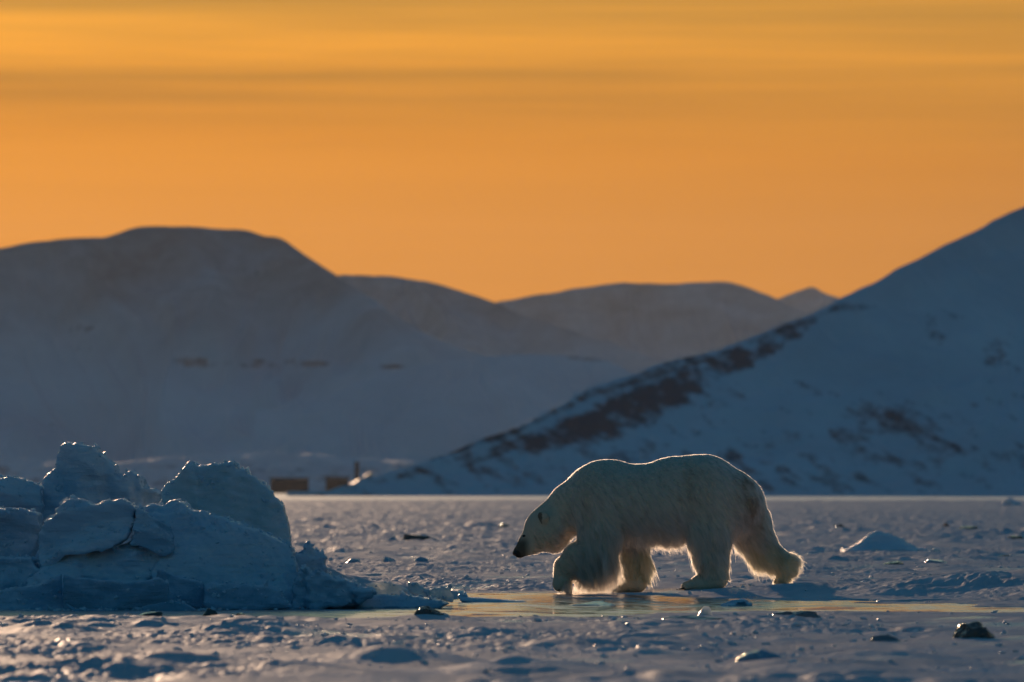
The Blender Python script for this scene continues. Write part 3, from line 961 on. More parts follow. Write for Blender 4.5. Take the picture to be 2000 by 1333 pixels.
# ------------------------------------------------------------------ loose chunks on the ice
def chunk(name, pxx, pyb, w, h, depth, label, seed, mat, peak=0.0, cut=True, cat='ice chunk', group=None, fine=0.07, vox=None, sink=0.55):
    """irregular lump: ellipsoid broken by random planes; w, h in photo pixels at its foot"""
    gx0, d = gpx(pxx, pyb)
    d += depth * 0.5
    sc = d / FPX
    a, c = w * sc * 0.5, h * sc
    rs = np.random.RandomState(seed)
    vox = vox or max(2 * a / 46, 0.006)
    vz = min(vox, c / 12)
    X, Y, Z = np.meshgrid(np.arange(-a * 1.25, a * 1.25 + vox, vox, dtype=np.float32),
                          np.arange(-depth * 0.75, depth * 0.75 + vox, vox, dtype=np.float32),
                          np.arange(-c * sink - 3 * vz, c * 1.3 + vz, vz, dtype=np.float32), indexing='ij')
    xs = X / a - peak * np.clip(Z / c, 0, 1)
    rr = np.sqrt(xs ** 2 + (Y / (depth * 0.5)) ** 2 + (np.clip(Z, 0, None) / c) ** 2) - 1
    F = rr * min(a, c, depth * 0.5)
    if cut:
        for i in range(12):
            n = rs.normal(size=3)
            n[2] = abs(n[2]) * 0.8
            n /= np.linalg.norm(n)
            off = rs.uniform(0.42, 0.8)
            pl = (n[0] * X / a + n[1] * Y / (depth * 0.5) + n[2] * Z / c - off) * min(a, c, depth * 0.5)
            F = np.maximum(F, pl)
    else:
        r_ = np.sqrt(xs ** 2 + (Y / (depth * 0.5)) ** 2)
        F = (Z - c * np.clip(1.12 - r_ * (1 + 0.15 * vnoise(X * 3, Y * 3, None, seed)), 0, 2) ** 0.9) * 0.5
    F = F + fine * c * fbm(X / a * 2.4, Y / a * 2.4, Z / c * 1.5, seed, 3)
    F = np.maximum(F, -(Z + c * sink))
    F[0], F[-1], F[:, 0], F[:, -1], F[:, :, 0], F[:, :, -1] = [np.maximum(q, 0.01) for q in (F[0], F[-1], F[:, 0], F[:, -1], F[:, :, 0], F[:, :, -1])]
    V, Q = surface_nets(F, (X[0, 0, 0], Y[0, 0, 0], Z[0, 0, 0]), (vox, vox, vz))
    o = link(name, quad_mesh(name, V, Q), mat, label=label, category=cat)
    zg = float(ground_h(np.array([gx0]), np.array([d]))[0])
    o.location = (gx0, d, max(zg, -0.004) + 0.18 * c)
    if group:
        o['group'] = group
    return o


CH = 'loose ice chunks on the snow'
chunk('ice_chunk', 1906, 1252, 118, 36, 0.4, 'dark dirty ice chunk, largest loose piece at lower right', 131, M_ICE_DARK, 0.25, fine=0.17, group=CH)
chunk('ice_chunk', 1730, 1258, 95, 16, 0.3, 'flat grey ice chunk left of the dark dirty chunk', 32, M_ICE_GREY, group=CH)
chunk('ice_chunk', 1340, 1220, 170, 12, 0.35, 'long flat dark ice slab on snow just below the pool', 33, M_ICE_GREY, group=CH)
chunk('ice_chunk', 1540, 1216, 130, 26, 0.4, 'humped grey ice slab right of the long flat slab', 134, M_ICE_GREY, -0.1, fine=0.15, group=CH)
chunk('ice_chunk', 1376, 1208, 38, 21, 0.12, 'small upright milky ice piece behind the long flat slab', 35, M_ICE_PALE, group=CH)
chunk('ice_chunk', 1488, 1299, 130, 26, 0.3, 'dark glassy ice hump in the lower right foreground', 36, M_ICE_CLEAR, group=CH)
chunk('ice_chunk', 835, 1212, 70, 15, 0.25, 'dark rounded ice chunk at the near edge of the pool', 137, M_ICE_DARK, fine=0.16, group=CH)
chunk('ice_chunk', 292, 1206, 70, 13, 0.25, 'brown ice chunk farthest left on the near pool edge', 38, M_ICE_DARK, group=CH)
chunk('ice_chunk', 410, 1204, 56, 15, 0.22, 'brown ice chunk in the middle of the three by the ridge', 39, M_ICE_DARK, group=CH)
chunk('ice_chunk', 468, 1206, 38, 12, 0.2, 'small brown ice chunk, right one of the three by ridge', 40, M_ICE_DARK, group=CH)
chunk('ice_chunk', 812, 1057, 78, 13, 0.5, 'black glassy ice chunk on snow between ridge and bear', 141, M_ICE_DARK, 0.3, fine=0.16, group=CH)
chunk('ice_chunk', 766, 1059, 26, 12, 0.3, 'small glinting ice piece left of the black chunk', 42, M_ICE_CLEAR, group=CH)
chunk('snow_mound', 1728, 1080, 130, 33, 1.2, 'pale peaked snow mound behind and right of the bear', 43, M_SNOW, -0.15, False, 'snow mound', fine=0.05)
chunk('ice_chunk', 1823, 1079, 28, 9, 0.2, 'tiny ice lump just right of the peaked snow mound', 44, M_ICE_PALE, group=CH)
chunk('ice_chunk', 1848, 1033, 17, 10, 0.5, 'small reddish brown lump far right on the distant ice', 45, mat_plain('rusty_dirty_ice', (0.22, 0.11, 0.07), 0.5), group=CH)
chunk('ice_chunk', 1890, 1036, 60, 8, 0.6, 'low dark ice lumps beside the reddish brown lump', 46, M_ICE_DARK, group=CH)
chunk('ice_chunk', 1987, 1057, 40, 9, 0.5, 'dark ice lump at the right picture edge', 47, M_ICE_DARK, group=CH)
chunk('ice_chunk', 1982, 988, 48, 14, 2.0, 'far blue ice hummock by the right edge under the hill', 48, M_SNOW, 0.1, group=CH)
chunk('ice_chunk', 1958, 1092, 34, 8, 0.3, 'flat dark ice piece right of the long low ice slab', 49, M_ICE_DARK, group=CH)
chunk('ice_slab', 1830, 1100, 80, 8, 0.5, 'long low blue ice slab lying below the peaked mound', 50, M_ICE_CLEAR, cat='ice slab', group=CH)
chunk('ice_slab', 1750, 1106, 50, 8, 0.4, 'low grey ice slab under the peaked snow mound', 51, M_ICE_DARK, cat='ice slab', group=CH)
chunk('ice_slab', 690, 1101, 46, 9, 0.4, 'flat glassy ice slab near the ridge, left of three', 52, M_ICE_CLEAR, cat='ice slab', group=CH)
chunk('ice_slab', 757, 1103, 42, 10, 0.4, 'humped glassy ice slab, middle of three behind the ridge', 53, M_ICE_CLEAR, cat='ice slab', group=CH)
chunk('ice_slab', 818, 1102, 40, 9, 0.4, 'glassy ice slab, right of three between ridge and bear', 54, M_ICE_CLEAR, cat='ice slab', group=CH)
chunk('ice_chunk', 985, 1030, 34, 9, 0.6, 'dark low ice lump just left of the bear head', 55, M_ICE_DARK, group=CH)
chunk('ice_chunk', 1640, 1034, 36, 8, 0.6, 'faint dark ice lump beyond the bear hind leg', 56, M_ICE_DARK, group=CH)
chunk('ice_chunk', 1432, 1184, 78, 13, 0.45, 'clear low ice lump in the pool under the hind paw', 57, M_ICE, 0.2, fine=0.2, group=CH)
chunk('ice_chunk', 1165, 1183, 100, 9, 0.8, 'flat blue ice pan floating in the pool under foreleg', 58, M_ICE_CLEAR, group=CH)
chunk('ice_chunk', 775, 1266, 44, 20, 0.12, 'small pale ice fin standing on a foreground snow hump', 59, M_ICE_PALE, group=CH)


# small crumbs: too many to count
def crumbs_at(name, pts, size, mat, label, cat, seed):
    rs = np.random.RandomState(seed)
    V0 = np.array([(1, 0, 0), (-1, 0, 0), (0, 1, 0), (0, -1, 0), (0, 0, 1), (0, 0, -1)], np.float32)
    T = np.array([(0, 2, 4), (2, 1, 4), (1, 3, 4), (3, 0, 4), (2, 0, 5), (1, 2, 5), (3, 1, 5), (0, 3, 5)])
    m = len(pts)
    V = V0[None] * (1 + 0.45 * rs.randn(m, 6, 1)) * np.array([1.2, 1.0, 0.8])
    Rm = np.linalg.qr(rs.randn(m, 3, 3))[0]
    V = np.einsum('mij,mkj->mki', Rm, V) * (size[0] + (size[1] - size[0]) * rs.rand(m, 1, 1) ** 3) + pts[:, None, :]
    Q = (T[None] + (np.arange(m) * 6)[:, None, None]).reshape(-1, 3)
    link(name, quad_mesh(name, V.reshape(-1, 3), Q, False), mat, kind='stuff', label=label, category=cat)


_rs = np.random.RandomState(3)
_fx = _rs.uniform(-4.9, -0.6, 420).astype(np.float32)
_fy = (np.interp(_fx, [-5, -2.6, -1.4, -0.6], [70.9, 71.3, 72.6, 75.2]) + _rs.randn(420) * 0.25).astype(np.float32)
_foot = np.stack([_fx, _fy, np.maximum(ground_h(_fx, _fy), 0.0)], 1)
crumbs_at('ice_rubble', np.concatenate(CRUMB_SPOTS + [_foot]), (0.005, 0.032), M_ICE, 'crumbled ice rubble lying on and around the pressure ridge', 'ice rubble', 6)

def scatter(name, n, rng, size, mat, label, cat, seed, flat=0.7, px_range=(-250, 2250), glint=False):
    rs = np.random.RandomState(seed)
    base = np.array([(0, 0, 1), (.9, 0, .45), (.28, .85, .45), (-.72, .53, .45), (-.72, -.53, .45), (.28, -.85, .45),
                     (.72, .53, -.4), (-.28, .85, -.4), (-.9, 0, -.4), (-.28, -.85, -.4), (.72, -.53, -.4), (0, 0, -1)], np.float32)
    tri = np.array([(0, 1, 2), (0, 2, 3), (0, 3, 4), (0, 4, 5), (0, 5, 1), (1, 6, 2), (2, 7, 3), (3, 8, 4), (4, 9, 5), (5, 10, 1),
                    (2, 6, 7), (3, 7, 8), (4, 8, 9), (5, 9, 10), (1, 10, 6), (6, 11, 7), (7, 11, 8), (8, 11, 9), (9, 11, 10), (10, 11, 6)])
    d = rng[0] + (rng[1] - rng[0]) * rs.rand(n) ** 1.2
    x = (rs.uniform(px_range[0], px_range[1], n) - 1000) / FPX * d
    cl = vnoise(x * 0.8, d * 0.35, None, seed)
    keep = rs.rand(n) < sstep(-0.5, 0.6, cl)
    x, d = x[keep].astype(np.float32), d[keep].astype(np.float32)
    keep = poly_sdf(POOL, x, d) > 0.12
    x, d = x[keep], d[keep]
    z = ground_h(x, d)
    m = len(x)
    s = size[0] + (size[1] - size[0]) * rs.rand(m) ** 3
    V = np.repeat(base[None], m, 0) * (1 + 0.35 * rs.randn(m, 12, 1))
    a = rs.rand(m) * 6.28
    c_, s_ = np.cos(a)[:, None], np.sin(a)[:, None]
    tilt = rs.randn(m)[:, None] * 0.4
    vx, vy, vz = V[..., 0] * 1.3, V[..., 1], V[..., 2] * flat
    vx, vy = vx * c_ - vy * s_, vx * s_ + vy * c_
    vz = vz + vx * tilt * 0.5
    V = np.stack([vx * s[:, None] + x[:, None], vy * s[:, None] + d[:, None], vz * s[:, None] + z[:, None] + s[:, None] * 0.15], -1)
    Q = (tri[None] + (np.arange(m) * 12)[:, None, None]).reshape(-1, 3)
    link(name, quad_mesh(name, V.reshape(-1, 3), Q, not glint), mat, kind='stuff', label=label, category=cat)


scatter('snow_crumbs', 5200, (45, 150), (0.006, 0.030), M_SNOW, 'small crumbs of snow strewn over the ice', 'snow', 5)
scatter('ice_chips', 420, (46, 170), (0.006, 0.018), mat_glassy('clear_ice_chip', (0.45, 0.5, 0.52), 0.06, 0.2), 'glinting ice chips strewn over the snow', 'ice chips', 8, glint=True)


# ------------------------------------------------------------------ far shore
def box_mesh(name, b):
    x0, x1, y0, y1, z0, z1 = b
    V = np.array([(x, y, z) for x in (x0, x1) for y in (y0, y1) for z in (z0, z1)])
    Q = np.array([(0, 1, 3, 2), (4, 6, 7, 5), (0, 4, 5, 1), (2, 3, 7, 6), (0, 2, 6, 4), (1, 5, 7, 3)])
    return quad_mesh(name, V, Q, False)


M_WALL = mat_plain('weathered_dark_boards', (0.028, 0.036, 0.046), 0.8, bscale=0.6)
M_ROOF = mat_plain('tarred_roof', (0.10, 0.085, 0.085), 0.8, 0.0, bscale=0.6)
M_GLASS = mat_plain('dark_glass', (0.03, 0.03, 0.035), 0.4)
M_TIN = mat_plain('bright_tin', (0.42, 0.36, 0.29), 0.55, 0.3, bscale=0.3)


def far_building(p0, p1, ptop, d, depth, label, hatch=None):
    x0, zt = px(p0, ptop, d)
    x1, _ = px(p1, ptop, d)
    w = x1 - x0
    o = empty('building', ((x0 + x1) / 2, d, 0), label, 'building', 'low buildings on the far shore')
    link('wall', box_mesh('wall', (-w / 2, w / 2, 0, depth, -1.5, zt - 0.5)), M_WALL, o)
    V = np.array([(-w / 2 - .4, -.4, zt - .5), (w / 2 + .4, -.4, zt - .5), (w / 2 + .4, depth + .4, zt - .5), (-w / 2 - .4, depth + .4, zt - .5),
                  (-w / 2 - .4, depth / 2, zt + .5), (w / 2 + .4, depth / 2, zt + .5)])
    me = bpy.data.meshes.new('roof')
    me.from_pydata([tuple(map(float, v)) for v in V], [], [(0, 1, 5, 4), (3, 4, 5, 2), (0, 4, 3), (1, 2, 5), (0, 3, 2, 1)])
    link('roof', me, M_ROOF, o)
    for k in range(3):
        xa = -w / 2 + w * (0.18 + 0.28 * k)
        link('window', box_mesh('window', (xa, xa + w * 0.1, -0.06, 0.1, zt * 0.35, zt * 0.7)), M_TIN if k == hatch else M_GLASS, o)
    return o


far_building(528, 602, 935, 3900, 8, 'long low dark building on far shore beside the ice dome')
far_building(636, 680, 934, 3900, 7, 'shorter dark building on far shore left of the tall post')
xp, zt = px(697, 902, 3880)
o = empty('chimney_post', (xp, 3880, 0), 'tall dark post standing on the far shore', 'post')


def lathe(name, prof, n=12):
    V, Q = [], []
    for r, z in prof:
        for i in range(n):
            V.append((r * math.cos(6.2832 * i / n), r * math.sin(6.2832 * i / n), z))
    for j in range(len(prof) - 1):
        for i in range(n):
            Q.append((j * n + i, j * n + (i + 1) % n, (j + 1) * n + (i + 1) % n, (j + 1) * n + i))
    return quad_mesh(name, np.array(V), np.array(Q))


link('shaft', lathe('shaft', [(1.3, -1.5), (1.15, 1), (0.95, zt - 1), (0.9, zt - .6)]), M_WALL, o)
link('cap', lathe('cap', [(0.2, zt - 1.2), (1.15, zt - .6), (1.15, zt - .1), (0.7, zt)]), M_WALL, o)
# inclined ramp roof catching the low sun
xa, za = px(680, 954, 3850)
xb, zb = px(727, 929, 3850)
o = empty('loading_ramp', (xa, 3850, 0), 'bright sunlit ramp sloping up rightward beside the tall post', 'ramp')
w = xb - xa
V = np.array([(0, 0, za - .8), (w, 0, zb - 1.6), (w, 0, zb), (0, 0, za + .6), (0, 9, za + .2), (w, 9, zb + .8), (w, 9, zb + 2.0), (0, 9, za + 1.6)])
link('deck', quad_mesh('deck', V, np.array([(0, 1, 2, 3), (5, 4, 7, 6), (3, 2, 6, 7), (1, 0, 4, 5), (0, 3, 7, 4), (2, 1, 5, 6)]), False), M_TIN, o)
for fx in (0.35, 0.65, 0.92):
    link('support', box_mesh('support', (w * fx - .25, w * fx + .25, 2, 2.5, -1.5, za + (zb - za) * fx - .3)), M_WALL, o)


# ------------------------------------------------------------------ the bear
BS = FPX / BD


def B(pxx, pyy, yoff=0.0):
    x, z = px(pxx, pyy, BD)
    return np.array([x, BD + yoff / BS, z], np.float32)


def build_bear():
    h = 0.013
    x0, x1 = px(985, 0, BD)[0], px(1590, 0, BD)[0]
    z0, z1 = px(0, 1172, BD)[1], px(0, 870, BD)[1]
    gx_ = np.arange(x0, x1, h, dtype=np.float32)
    gy = np.arange(BD - 0.56, BD + 0.56, h, dtype=np.float32)
    gz = np.arange(z0, z1, h, dtype=np.float32)
    X, Y, Z = np.meshgrid(gx_, gy, gz, indexing='ij')

    def cone(a, b, ra, rb, ys):
        """tapered capsule, flattened across by ys"""
        ax, ay, az = a
        dx, dz = b[0] - ax, b[2] - az
        dyv = (b[1] - ay) / ys
        l2 = dx * dx + dz * dz + dyv * dyv + 1e-9
        wx, wy, wz = X - ax, (Y - ay) / ys, Z - az
        t = np.clip((wx * dx + wy * dyv + wz * dz) / l2, 0, 1)
        r = ra + (rb - ra) * t
        return np.sqrt((wx - t * dx) ** 2 + (wy - t * dyv) ** 2 + (wz - t * dz) ** 2) - r

    def smin(a, b, k):
        k /= BS
        hh = np.clip(0.5 + 0.5 * (b - a) / k, 0, 1)
        return b + (a - b) * hh - k * hh * (1 - hh)

    def chain(nodes, ys):
        F = None
        for (p, q) in zip(nodes[:-1], nodes[1:]):
            c = cone(B(p[0], p[1], p[3]), B(q[0], q[1], q[3]), p[2] / BS, q[2] / BS, ys)
            F = c if F is None else smin(F, c, 8)
        return F

    torso = chain([(1180, 978, 71, 0), (1245, 981, 72, 0), (1305, 977, 75, 0), (1365, 968, 73, 0), (1420, 980, 62, 0)], 0.98)
    hump = chain([(1166, 948, 36, 0), (1196, 941, 36, 0)], 0.7)
    rump = chain([(1315, 939, 40, 0), (1385, 940, 42, 0), (1450, 982, 36, 0)], 1.1)
    neck = chain([(1178, 966, 58, 0), (1118, 991, 47, 0), (1078, 1022, 40, 0)], 0.80)
    skull = chain([(1078, 1022, 38, 0), (1060, 1032, 36, 0)], 0.88)
    muzz = chain([(1060, 1036, 32, 0), (1036, 1060, 22, 0), (1015, 1078, 12.5, 0)], 0.72)
    cheek = chain([(1066, 1048, 28, 0), (1078, 1052, 26, 0)], 0.95)
    F = smin(torso, hump, 26)
    F = smin(F, rump, 26)
    F = smin(F, neck, 24)
    F = smin(F, skull, 12)
    F = smin(F, muzz, 10)
    F = smin(F, cheek, 12)
    # near legs (-) and far legs (+)
    nf = chain([(1176, 985, 54, -26), (1172, 1040, 42, -36), (1164, 1072, 34, -40), (1128, 1092, 28, -42), (1106, 1110, 22, -42), (1096, 1136, 15, -42)], 0.82)
    nfp = chain([(1097, 1134, 14.5, -42), (1092, 1142.5, 10, -42), (1103, 1145, 7.5, -42)], 1.25)
    nf = smin(nf, nfp, 8)
    ff = chain([(1205, 1000, 46, 28), (1236, 1050, 31, 36), (1240, 1100, 24, 38), (1243, 1136, 20, 38)], 0.9)
    ffp = chain([(1246, 1140, 16, 38), (1215, 1145, 13, 40), (1194, 1148.5, 8.5, 40)], 1.25)
    ff = smin(ff, ffp, 10)
    nh = chain([(1388, 975, 60, -26), (1384, 1040, 42, -36), (1388, 1090, 30, -40), (1394, 1126, 26, -40)], 0.80)
    nhp = chain([(1398, 1134, 17, -40), (1365, 1140, 14.5, -40), (1339, 1145, 9, -40)], 1.25)
    nh = smin(nh, nhp, 12)
    fh = chain([(1424, 985, 58, 22), (1462, 1020, 42, 32), (1495, 1078, 27, 38), (1530, 1103, 22, 38)], 0.85)
    fhp = chain([(1546, 1098, 12, 38), (1540, 1113, 13, 38), (1530, 1130, 9.5, 38), (1519, 1134.5, 5.5, 38)], 1.35)
    fh = smin(fh, fhp, 12)
    for L, k in ((ff, 16), (fh, 18), (nf, 14), (nh, 16)):
        F = smin(F, L, k)
    # toes: five separate pads per paw
    for (tx, ty, yo, rr, sp) in ((1190, 1148, 40, 6.6, 7.4), (1336, 1144.5, -40, 6.8, 7.6), (1518, 1134.5, 38, 5.2, 6.4)):
        for i in range(5):
            q = i - 2
            F = smin(F, cone(B(tx + 9 + abs(q) * 1.5, ty - 2, yo + q * sp * 0.9), B(tx + abs(q) * 2.2, ty, yo + q * sp), rr / BS, rr * 0.85 / BS, 0.72), 2.2)
    tail = chain([(1470, 968, 14, 0), (1484, 990, 9, 0)], 0.9)
    F = smin(F, tail, 10)
    # ears: rounded cups on the sides of the skull
    for s in (-1, 1):
        e = cone(B(1065, 1019, s * 30), B(1060, 1008, s * 43), 9.0 / BS, 10.0 / BS, 0.6)
        cup = cone(B(1054, 1016, s * 47), B(1055, 1008, s * 49), 5.5 / BS, 5.5 / BS, 0.9)
        F = smin(F, e, 4)
        F = np.maximum(F, -cup)
    # brow and eye sockets, toe clefts
    for s in (-1, 1):
        F = np.maximum(F, -(cone(B(1023, 1047, s * 19.5), B(1024, 1047, s * 22), 3.0 / BS, 3.0 / BS, 1.0)))
    F = F + 0.0035 * fbm(X * 7, Y * 7, Z * 7, 3, 2)
    V, Q = surface_nets(F, (x0, BD - 0.56, z0), (h, h, h))
    return V, Q


BV, BQ = build_bear()
bear_org = np.array([1.35, BD, 0.0], np.float32)
bear = empty('polar_bear', [float(v) for v in bear_org], 'large polar bear walking left with lowered head beside the pool', 'polar bear')


def mat_hide():
    m, t, b, o = new_mat('bear_undercoat')
    at = nd(t, 'ShaderNodeAttribute', attribute_name='tone')
    at.attribute_type = 'GEOMETRY'
    b.inputs['Roughness'].default_value = 0.9
    b.inputs['Specular IOR Level'].default_value = 0.1
    n = noise(t, nd(t, 'ShaderNodeNewGeometry').outputs['Position'], 30, 3, 0.6)
    c = mixc(t, at.outputs['Fac'], (0.62, 0.54, 0.40), (0.012, 0.011, 0.012))
    c = mixc(t, mth(t, 'MULTIPLY', n, 0.25), c, (0.3, 0.25, 0.18))
    t.links.new(c, b.inputs['Base Color'])
    return m


hide = quad_mesh('body', BV - bear_org, BQ)
PXb = 1000 + (BV[:, 0]) * FPX / BV[:, 1]
PYb = HOR - (BV[:, 2] - CAMZ) * FPX / BV[:, 1]
lipd = np.minimum(np.hypot((PXb - 1008) / 11, (PYb - 1083) / 9), np.hypot((PXb - 1022) / 15, (PYb - 1090) / 5))
dark = sstep(1.25, 0.8, lipd)
inear = (np.abs(PXb - 1053) < 6) & (PYb > 1001) & (PYb < 1024) & (np.abs(BV[:, 1] - BD) > 0.175)
dark = np.maximum(dark, 0.75 * inear)
dark = np.maximum(dark, 0.85 * sstep(1040, 1022, PXb) * sstep(1044, 1062, PYb))
vattr(hide, 'tone', dark)
body = link('body', hide, mat_hide(), bear)

M_BLACK = mat_plain('wet_black_nose', (0.012, 0.011, 0.012), 0.3, bump=0.4, bscale=120)


def ellipsoid(name, c, r, mat, parent, rot=0.0, nu=16, nv=10):
    V, Q = [], []
    for j in range(nv + 1):
        th = math.pi * j / nv
        for i in range(nu):
            ph = 2 * math.pi * i / nu
            p = np.array([r[0] * math.sin(th) * math.cos(ph), r[1] * math.sin(th) * math.sin(ph), r[2] * math.cos(th)])
            p = np.array([p[0] * math.cos(rot) + p[2] * math.sin(rot), p[1], -p[0] * math.sin(rot) + p[2] * math.cos(rot)])
            V.append(p)
    for j in range(nv):
        for i in range(nu):
            Q.append((j * nu + i, (j + 1) * nu + i, (j + 1) * nu + (i + 1) % nu, j * nu + (i + 1) % nu))
    o = link(name, quad_mesh(name, np.array(V), np.array(Q)), mat, parent)
    o.location = [float(q) for q in (np.asarray(c) - bear_org)]
    return o


ellipsoid('nose', B(1007.5, 1079.5), (0.036, 0.045, 0.03), M_BLACK, bear, R(-45))
for s in (-1, 1):
    ellipsoid('eye', B(1023, 1047, s * 18.2), (0.016, 0.012, 0.012), M_BLACK, bear)


def claws(cx, cy, yo, n, slope):
    for i in range(n):
        o = i - (n - 1) / 2
        p = B(cx + abs(o) * 1.6, cy, yo + o * 5.2)
        ellipsoid('claw', p, (0.024, 0.007, 0.008), M_BLACK, bear, slope, 8, 6)


claws(1185, 1152, 40, 5, R(-25))
claws(1330, 1149, -40, 5, R(-25))
claws(1089, 1150, -42, 5, R(-70))
claws(1516, 1136.5, 38, 5, R(-10))


# fur: one strand per guard-hair lock, combed along the body and sagging
def build_fur(N=170000, P=5, seed=4):
    rs = np.random.RandomState(seed)
    tri = np.concatenate([BQ[:, [0, 1, 2]], BQ[:, [0, 2, 3]]])
    a, b, c = BV[tri[:, 0]], BV[tri[:, 1]], BV[tri[:, 2]]
    cr = np.cross(b - a, c - a)
    ar = np.linalg.norm(cr, axis=1) + 1e-12
    # vertex normals
    vn = np.zeros_like(BV)
    for k in range(3):
        np.add.at(vn, tri[:, k], cr)
    for _ in range(3):   # smooth the field a little
        acc = vn.copy()
        for k in range(4):
            np.add.at(acc, BQ[:, k], vn[BQ[:, (k + 1) % 4]])
        vn = acc
    vn /= np.linalg.norm(vn, axis=1, keepdims=True) + 1e-12
    pxm = 1000 + a[:, 0] * FPX / a[:, 1]
    wgt = ar * np.where(pxm < 1100, 1.8, 1.0)
    cum = np.cumsum(wgt)
    ti = np.searchsorted(cum, rs.rand(N) * cum[-1])
    u, v = rs.rand(N, 1).astype(np.float32), rs.rand(N, 1).astype(np.float32)
    f = u + v > 1
    u = np.where(f, 1 - u, u)
    v = np.where(f, 1 - v, v)
    root = a[ti] * (1 - u - v) + b[ti] * u + c[ti] * v
    nrm = vn[tri[ti, 0]] * (1 - u - v) + vn[tri[ti, 1]] * u + vn[tri[ti, 2]] * v
    nrm /= np.linalg.norm(nrm, axis=1, keepdims=True) + 1e-9
    X, Y, Z = root[:, 0], root[:, 1], root[:, 2]
    qx = 1000 + X * FPX / Y
    qy = HOR - (Z - CAMZ) * FPX / Y

    # comb direction
    comb = np.stack([0.75 * np.ones(N), 0 * X, -0.55 * np.ones(N)], 1)
    low = sstep(1010, 1062, qy)[:, None]
    body_ = (qx > 1130)[:, None]
    comb = np.where(body_, comb * (1 - low) + np.array([0.28, 0, -1.0]) * low, comb)
    head = sstep(1130, 1085, qx)[:, None]
    comb = comb * (1 - head) + np.array([0.85, 0, 0.25]) * head
    far_hind = ((qx > 1440) & (qy > 1000))[:, None]
    comb = np.where(far_hind, np.array([0.6, 0, -0.9]), comb)
    heel = ((qx > 1535) & (qy > 1075))[:, None]
    comb = np.where(heel, np.array([0.9, 0, -0.15]), comb)
    toes = (qy > 1132) & (qx < 1410)
    comb = np.where(toes[:, None], np.array([-0.5, 0, -0.35]), comb)
    paw = sstep(1120, 1134, qy)
    # length
    L = np.full(N, 0.040)
    back = sstep(0.55, 0.95, nrm[:, 2])
    L = L * (1 - 0.45 * back)
    belly = sstep(1010, 1055, qy)
    L = L + 0.030 * belly
    under = sstep(-0.1, -0.7, nrm[:, 2]) * (qx > 1130) * (qy < 1110)
    L = L + 0.020 * under
    # feathering behind the forearms
    feath = ((qx > 1105) & (qx < 1225) & (qy > 1068) & (Y < BD)) * sstep(0.1, 0.8, nrm[:, 0] - nrm[:, 2])
    L = L * (1 - 0.35 * sstep(1075, 1120, qy) * (1 - feath))
    L = L + 0.060 * feath
    feath2 = ((qx > 1225) & (qx < 1300) & (qy > 1075) & (qy < 1140)) * sstep(0.2, 0.8, nrm[:, 0])
    L = L + 0.045 * feath2
    L = L + 0.006 * ((qx > 1535) & (qy > 1075))
    L = L * (1 - 0.62 * sstep(1120, 1060, qx)) * (1 - 0.75 * paw * (qx < 1500) * (1 - feath))
    L = np.where(qx < 1040, 0.011, L)
    L = np.where((qx < 1030) & (qy > 1062), 0.006, L)
    ear = (np.abs(qx - 1060) < 11) & (np.abs(qy - 1010) < 14) & (np.abs(Y - BD) > 0.15)
    L = np.where(ear, 0.006, L)
    L = np.where((np.hypot(qx - 1066, qy - 1015) < 26) & ~ear, L * 0.6, L)
    L = L * (0.65 + 0.6 * rs.rand(N))
    guard = rs.rand(N) < 0.07 * sstep(1000, 1060, qy) + 0.03
    L = np.where(guard & (qx > 1100) & ~toes, L * 1.4, L)

    # locks: neighbouring strands lean the same way
    cf = 22.0
    off = np.stack([fbm(X * cf, Y * cf, Z * cf * 0.45, 1, 2), fbm(X * cf, Y * cf, Z * cf * 0.45, 2, 2), fbm(X * cf, Y * cf, Z * cf * 0.45, 3, 2)], 1)
    big = np.stack([fbm(X * 5, Y * 5, Z * 5, 7, 2), 0 * X, fbm(X * 5, Y * 5, Z * 5, 9, 2)], 1)
    comb = comb / np.linalg.norm(comb, axis=1, keepdims=True) + 0.5 * off + 0.2 * big + 0.10 * rs.randn(N, 3)
    tan = comb - nrm * (comb * nrm).sum(1, keepdims=True)
    tan /= np.linalg.norm(tan, axis=1, keepdims=True) + 1e-6
    lift = 0.42 + 0.10 * rs.randn(N, 1)
    lift = np.where(feath[:, None] + feath2[:, None] > 0.3, 0.65, lift)
    d0 = nrm * lift + tan * 0.9
    d0 /= np.linalg.norm(d0, axis=1, keepdims=True)
    droop = np.array([0, 0, -1.0]) * (0.22 + 0.5 * feath[:, None] + 0.3 * under[:, None]) + tan * 0.25
    s = np.linspace(0, 1, P)[None, :, None]
    pts = root[:, None, :] - nrm[:, None, :] * 0.004 + L[:, None, None] * (d0[:, None, :] * s + droop[:, None, :] * s ** 2)
    gz = 0.0
    pts[..., 2] = np.maximum(pts[..., 2], gz + 0.002)
    rad = np.broadcast_to((np.array([1.0, 0.95, 0.8, 0.5, 0.12]) * 0.0016)[None, :], (N, P)).copy()

    # colour: cream, stained rump and forearms, painted backlight on far legs, dark muzzle
    base = np.array([0.78, 0.52, 0.43])
    colr = np.repeat(base[None], N, 0) * (0.88 + 0.2 * rs.rand(N, 1))
    yel = np.clip(0.5 + 0.6 * fbm(X * 2.2, Y * 2.2, Z * 2.2, 31, 3), 0, 1)[:, None]
    colr = colr * (1 - 0.35 * yel) + np.array([0.74, 0.48, 0.34]) * 0.35 * yel
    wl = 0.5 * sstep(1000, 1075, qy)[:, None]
    colr = colr * (1 - wl) + np.array([0.84, 0.49, 0.29]) * wl
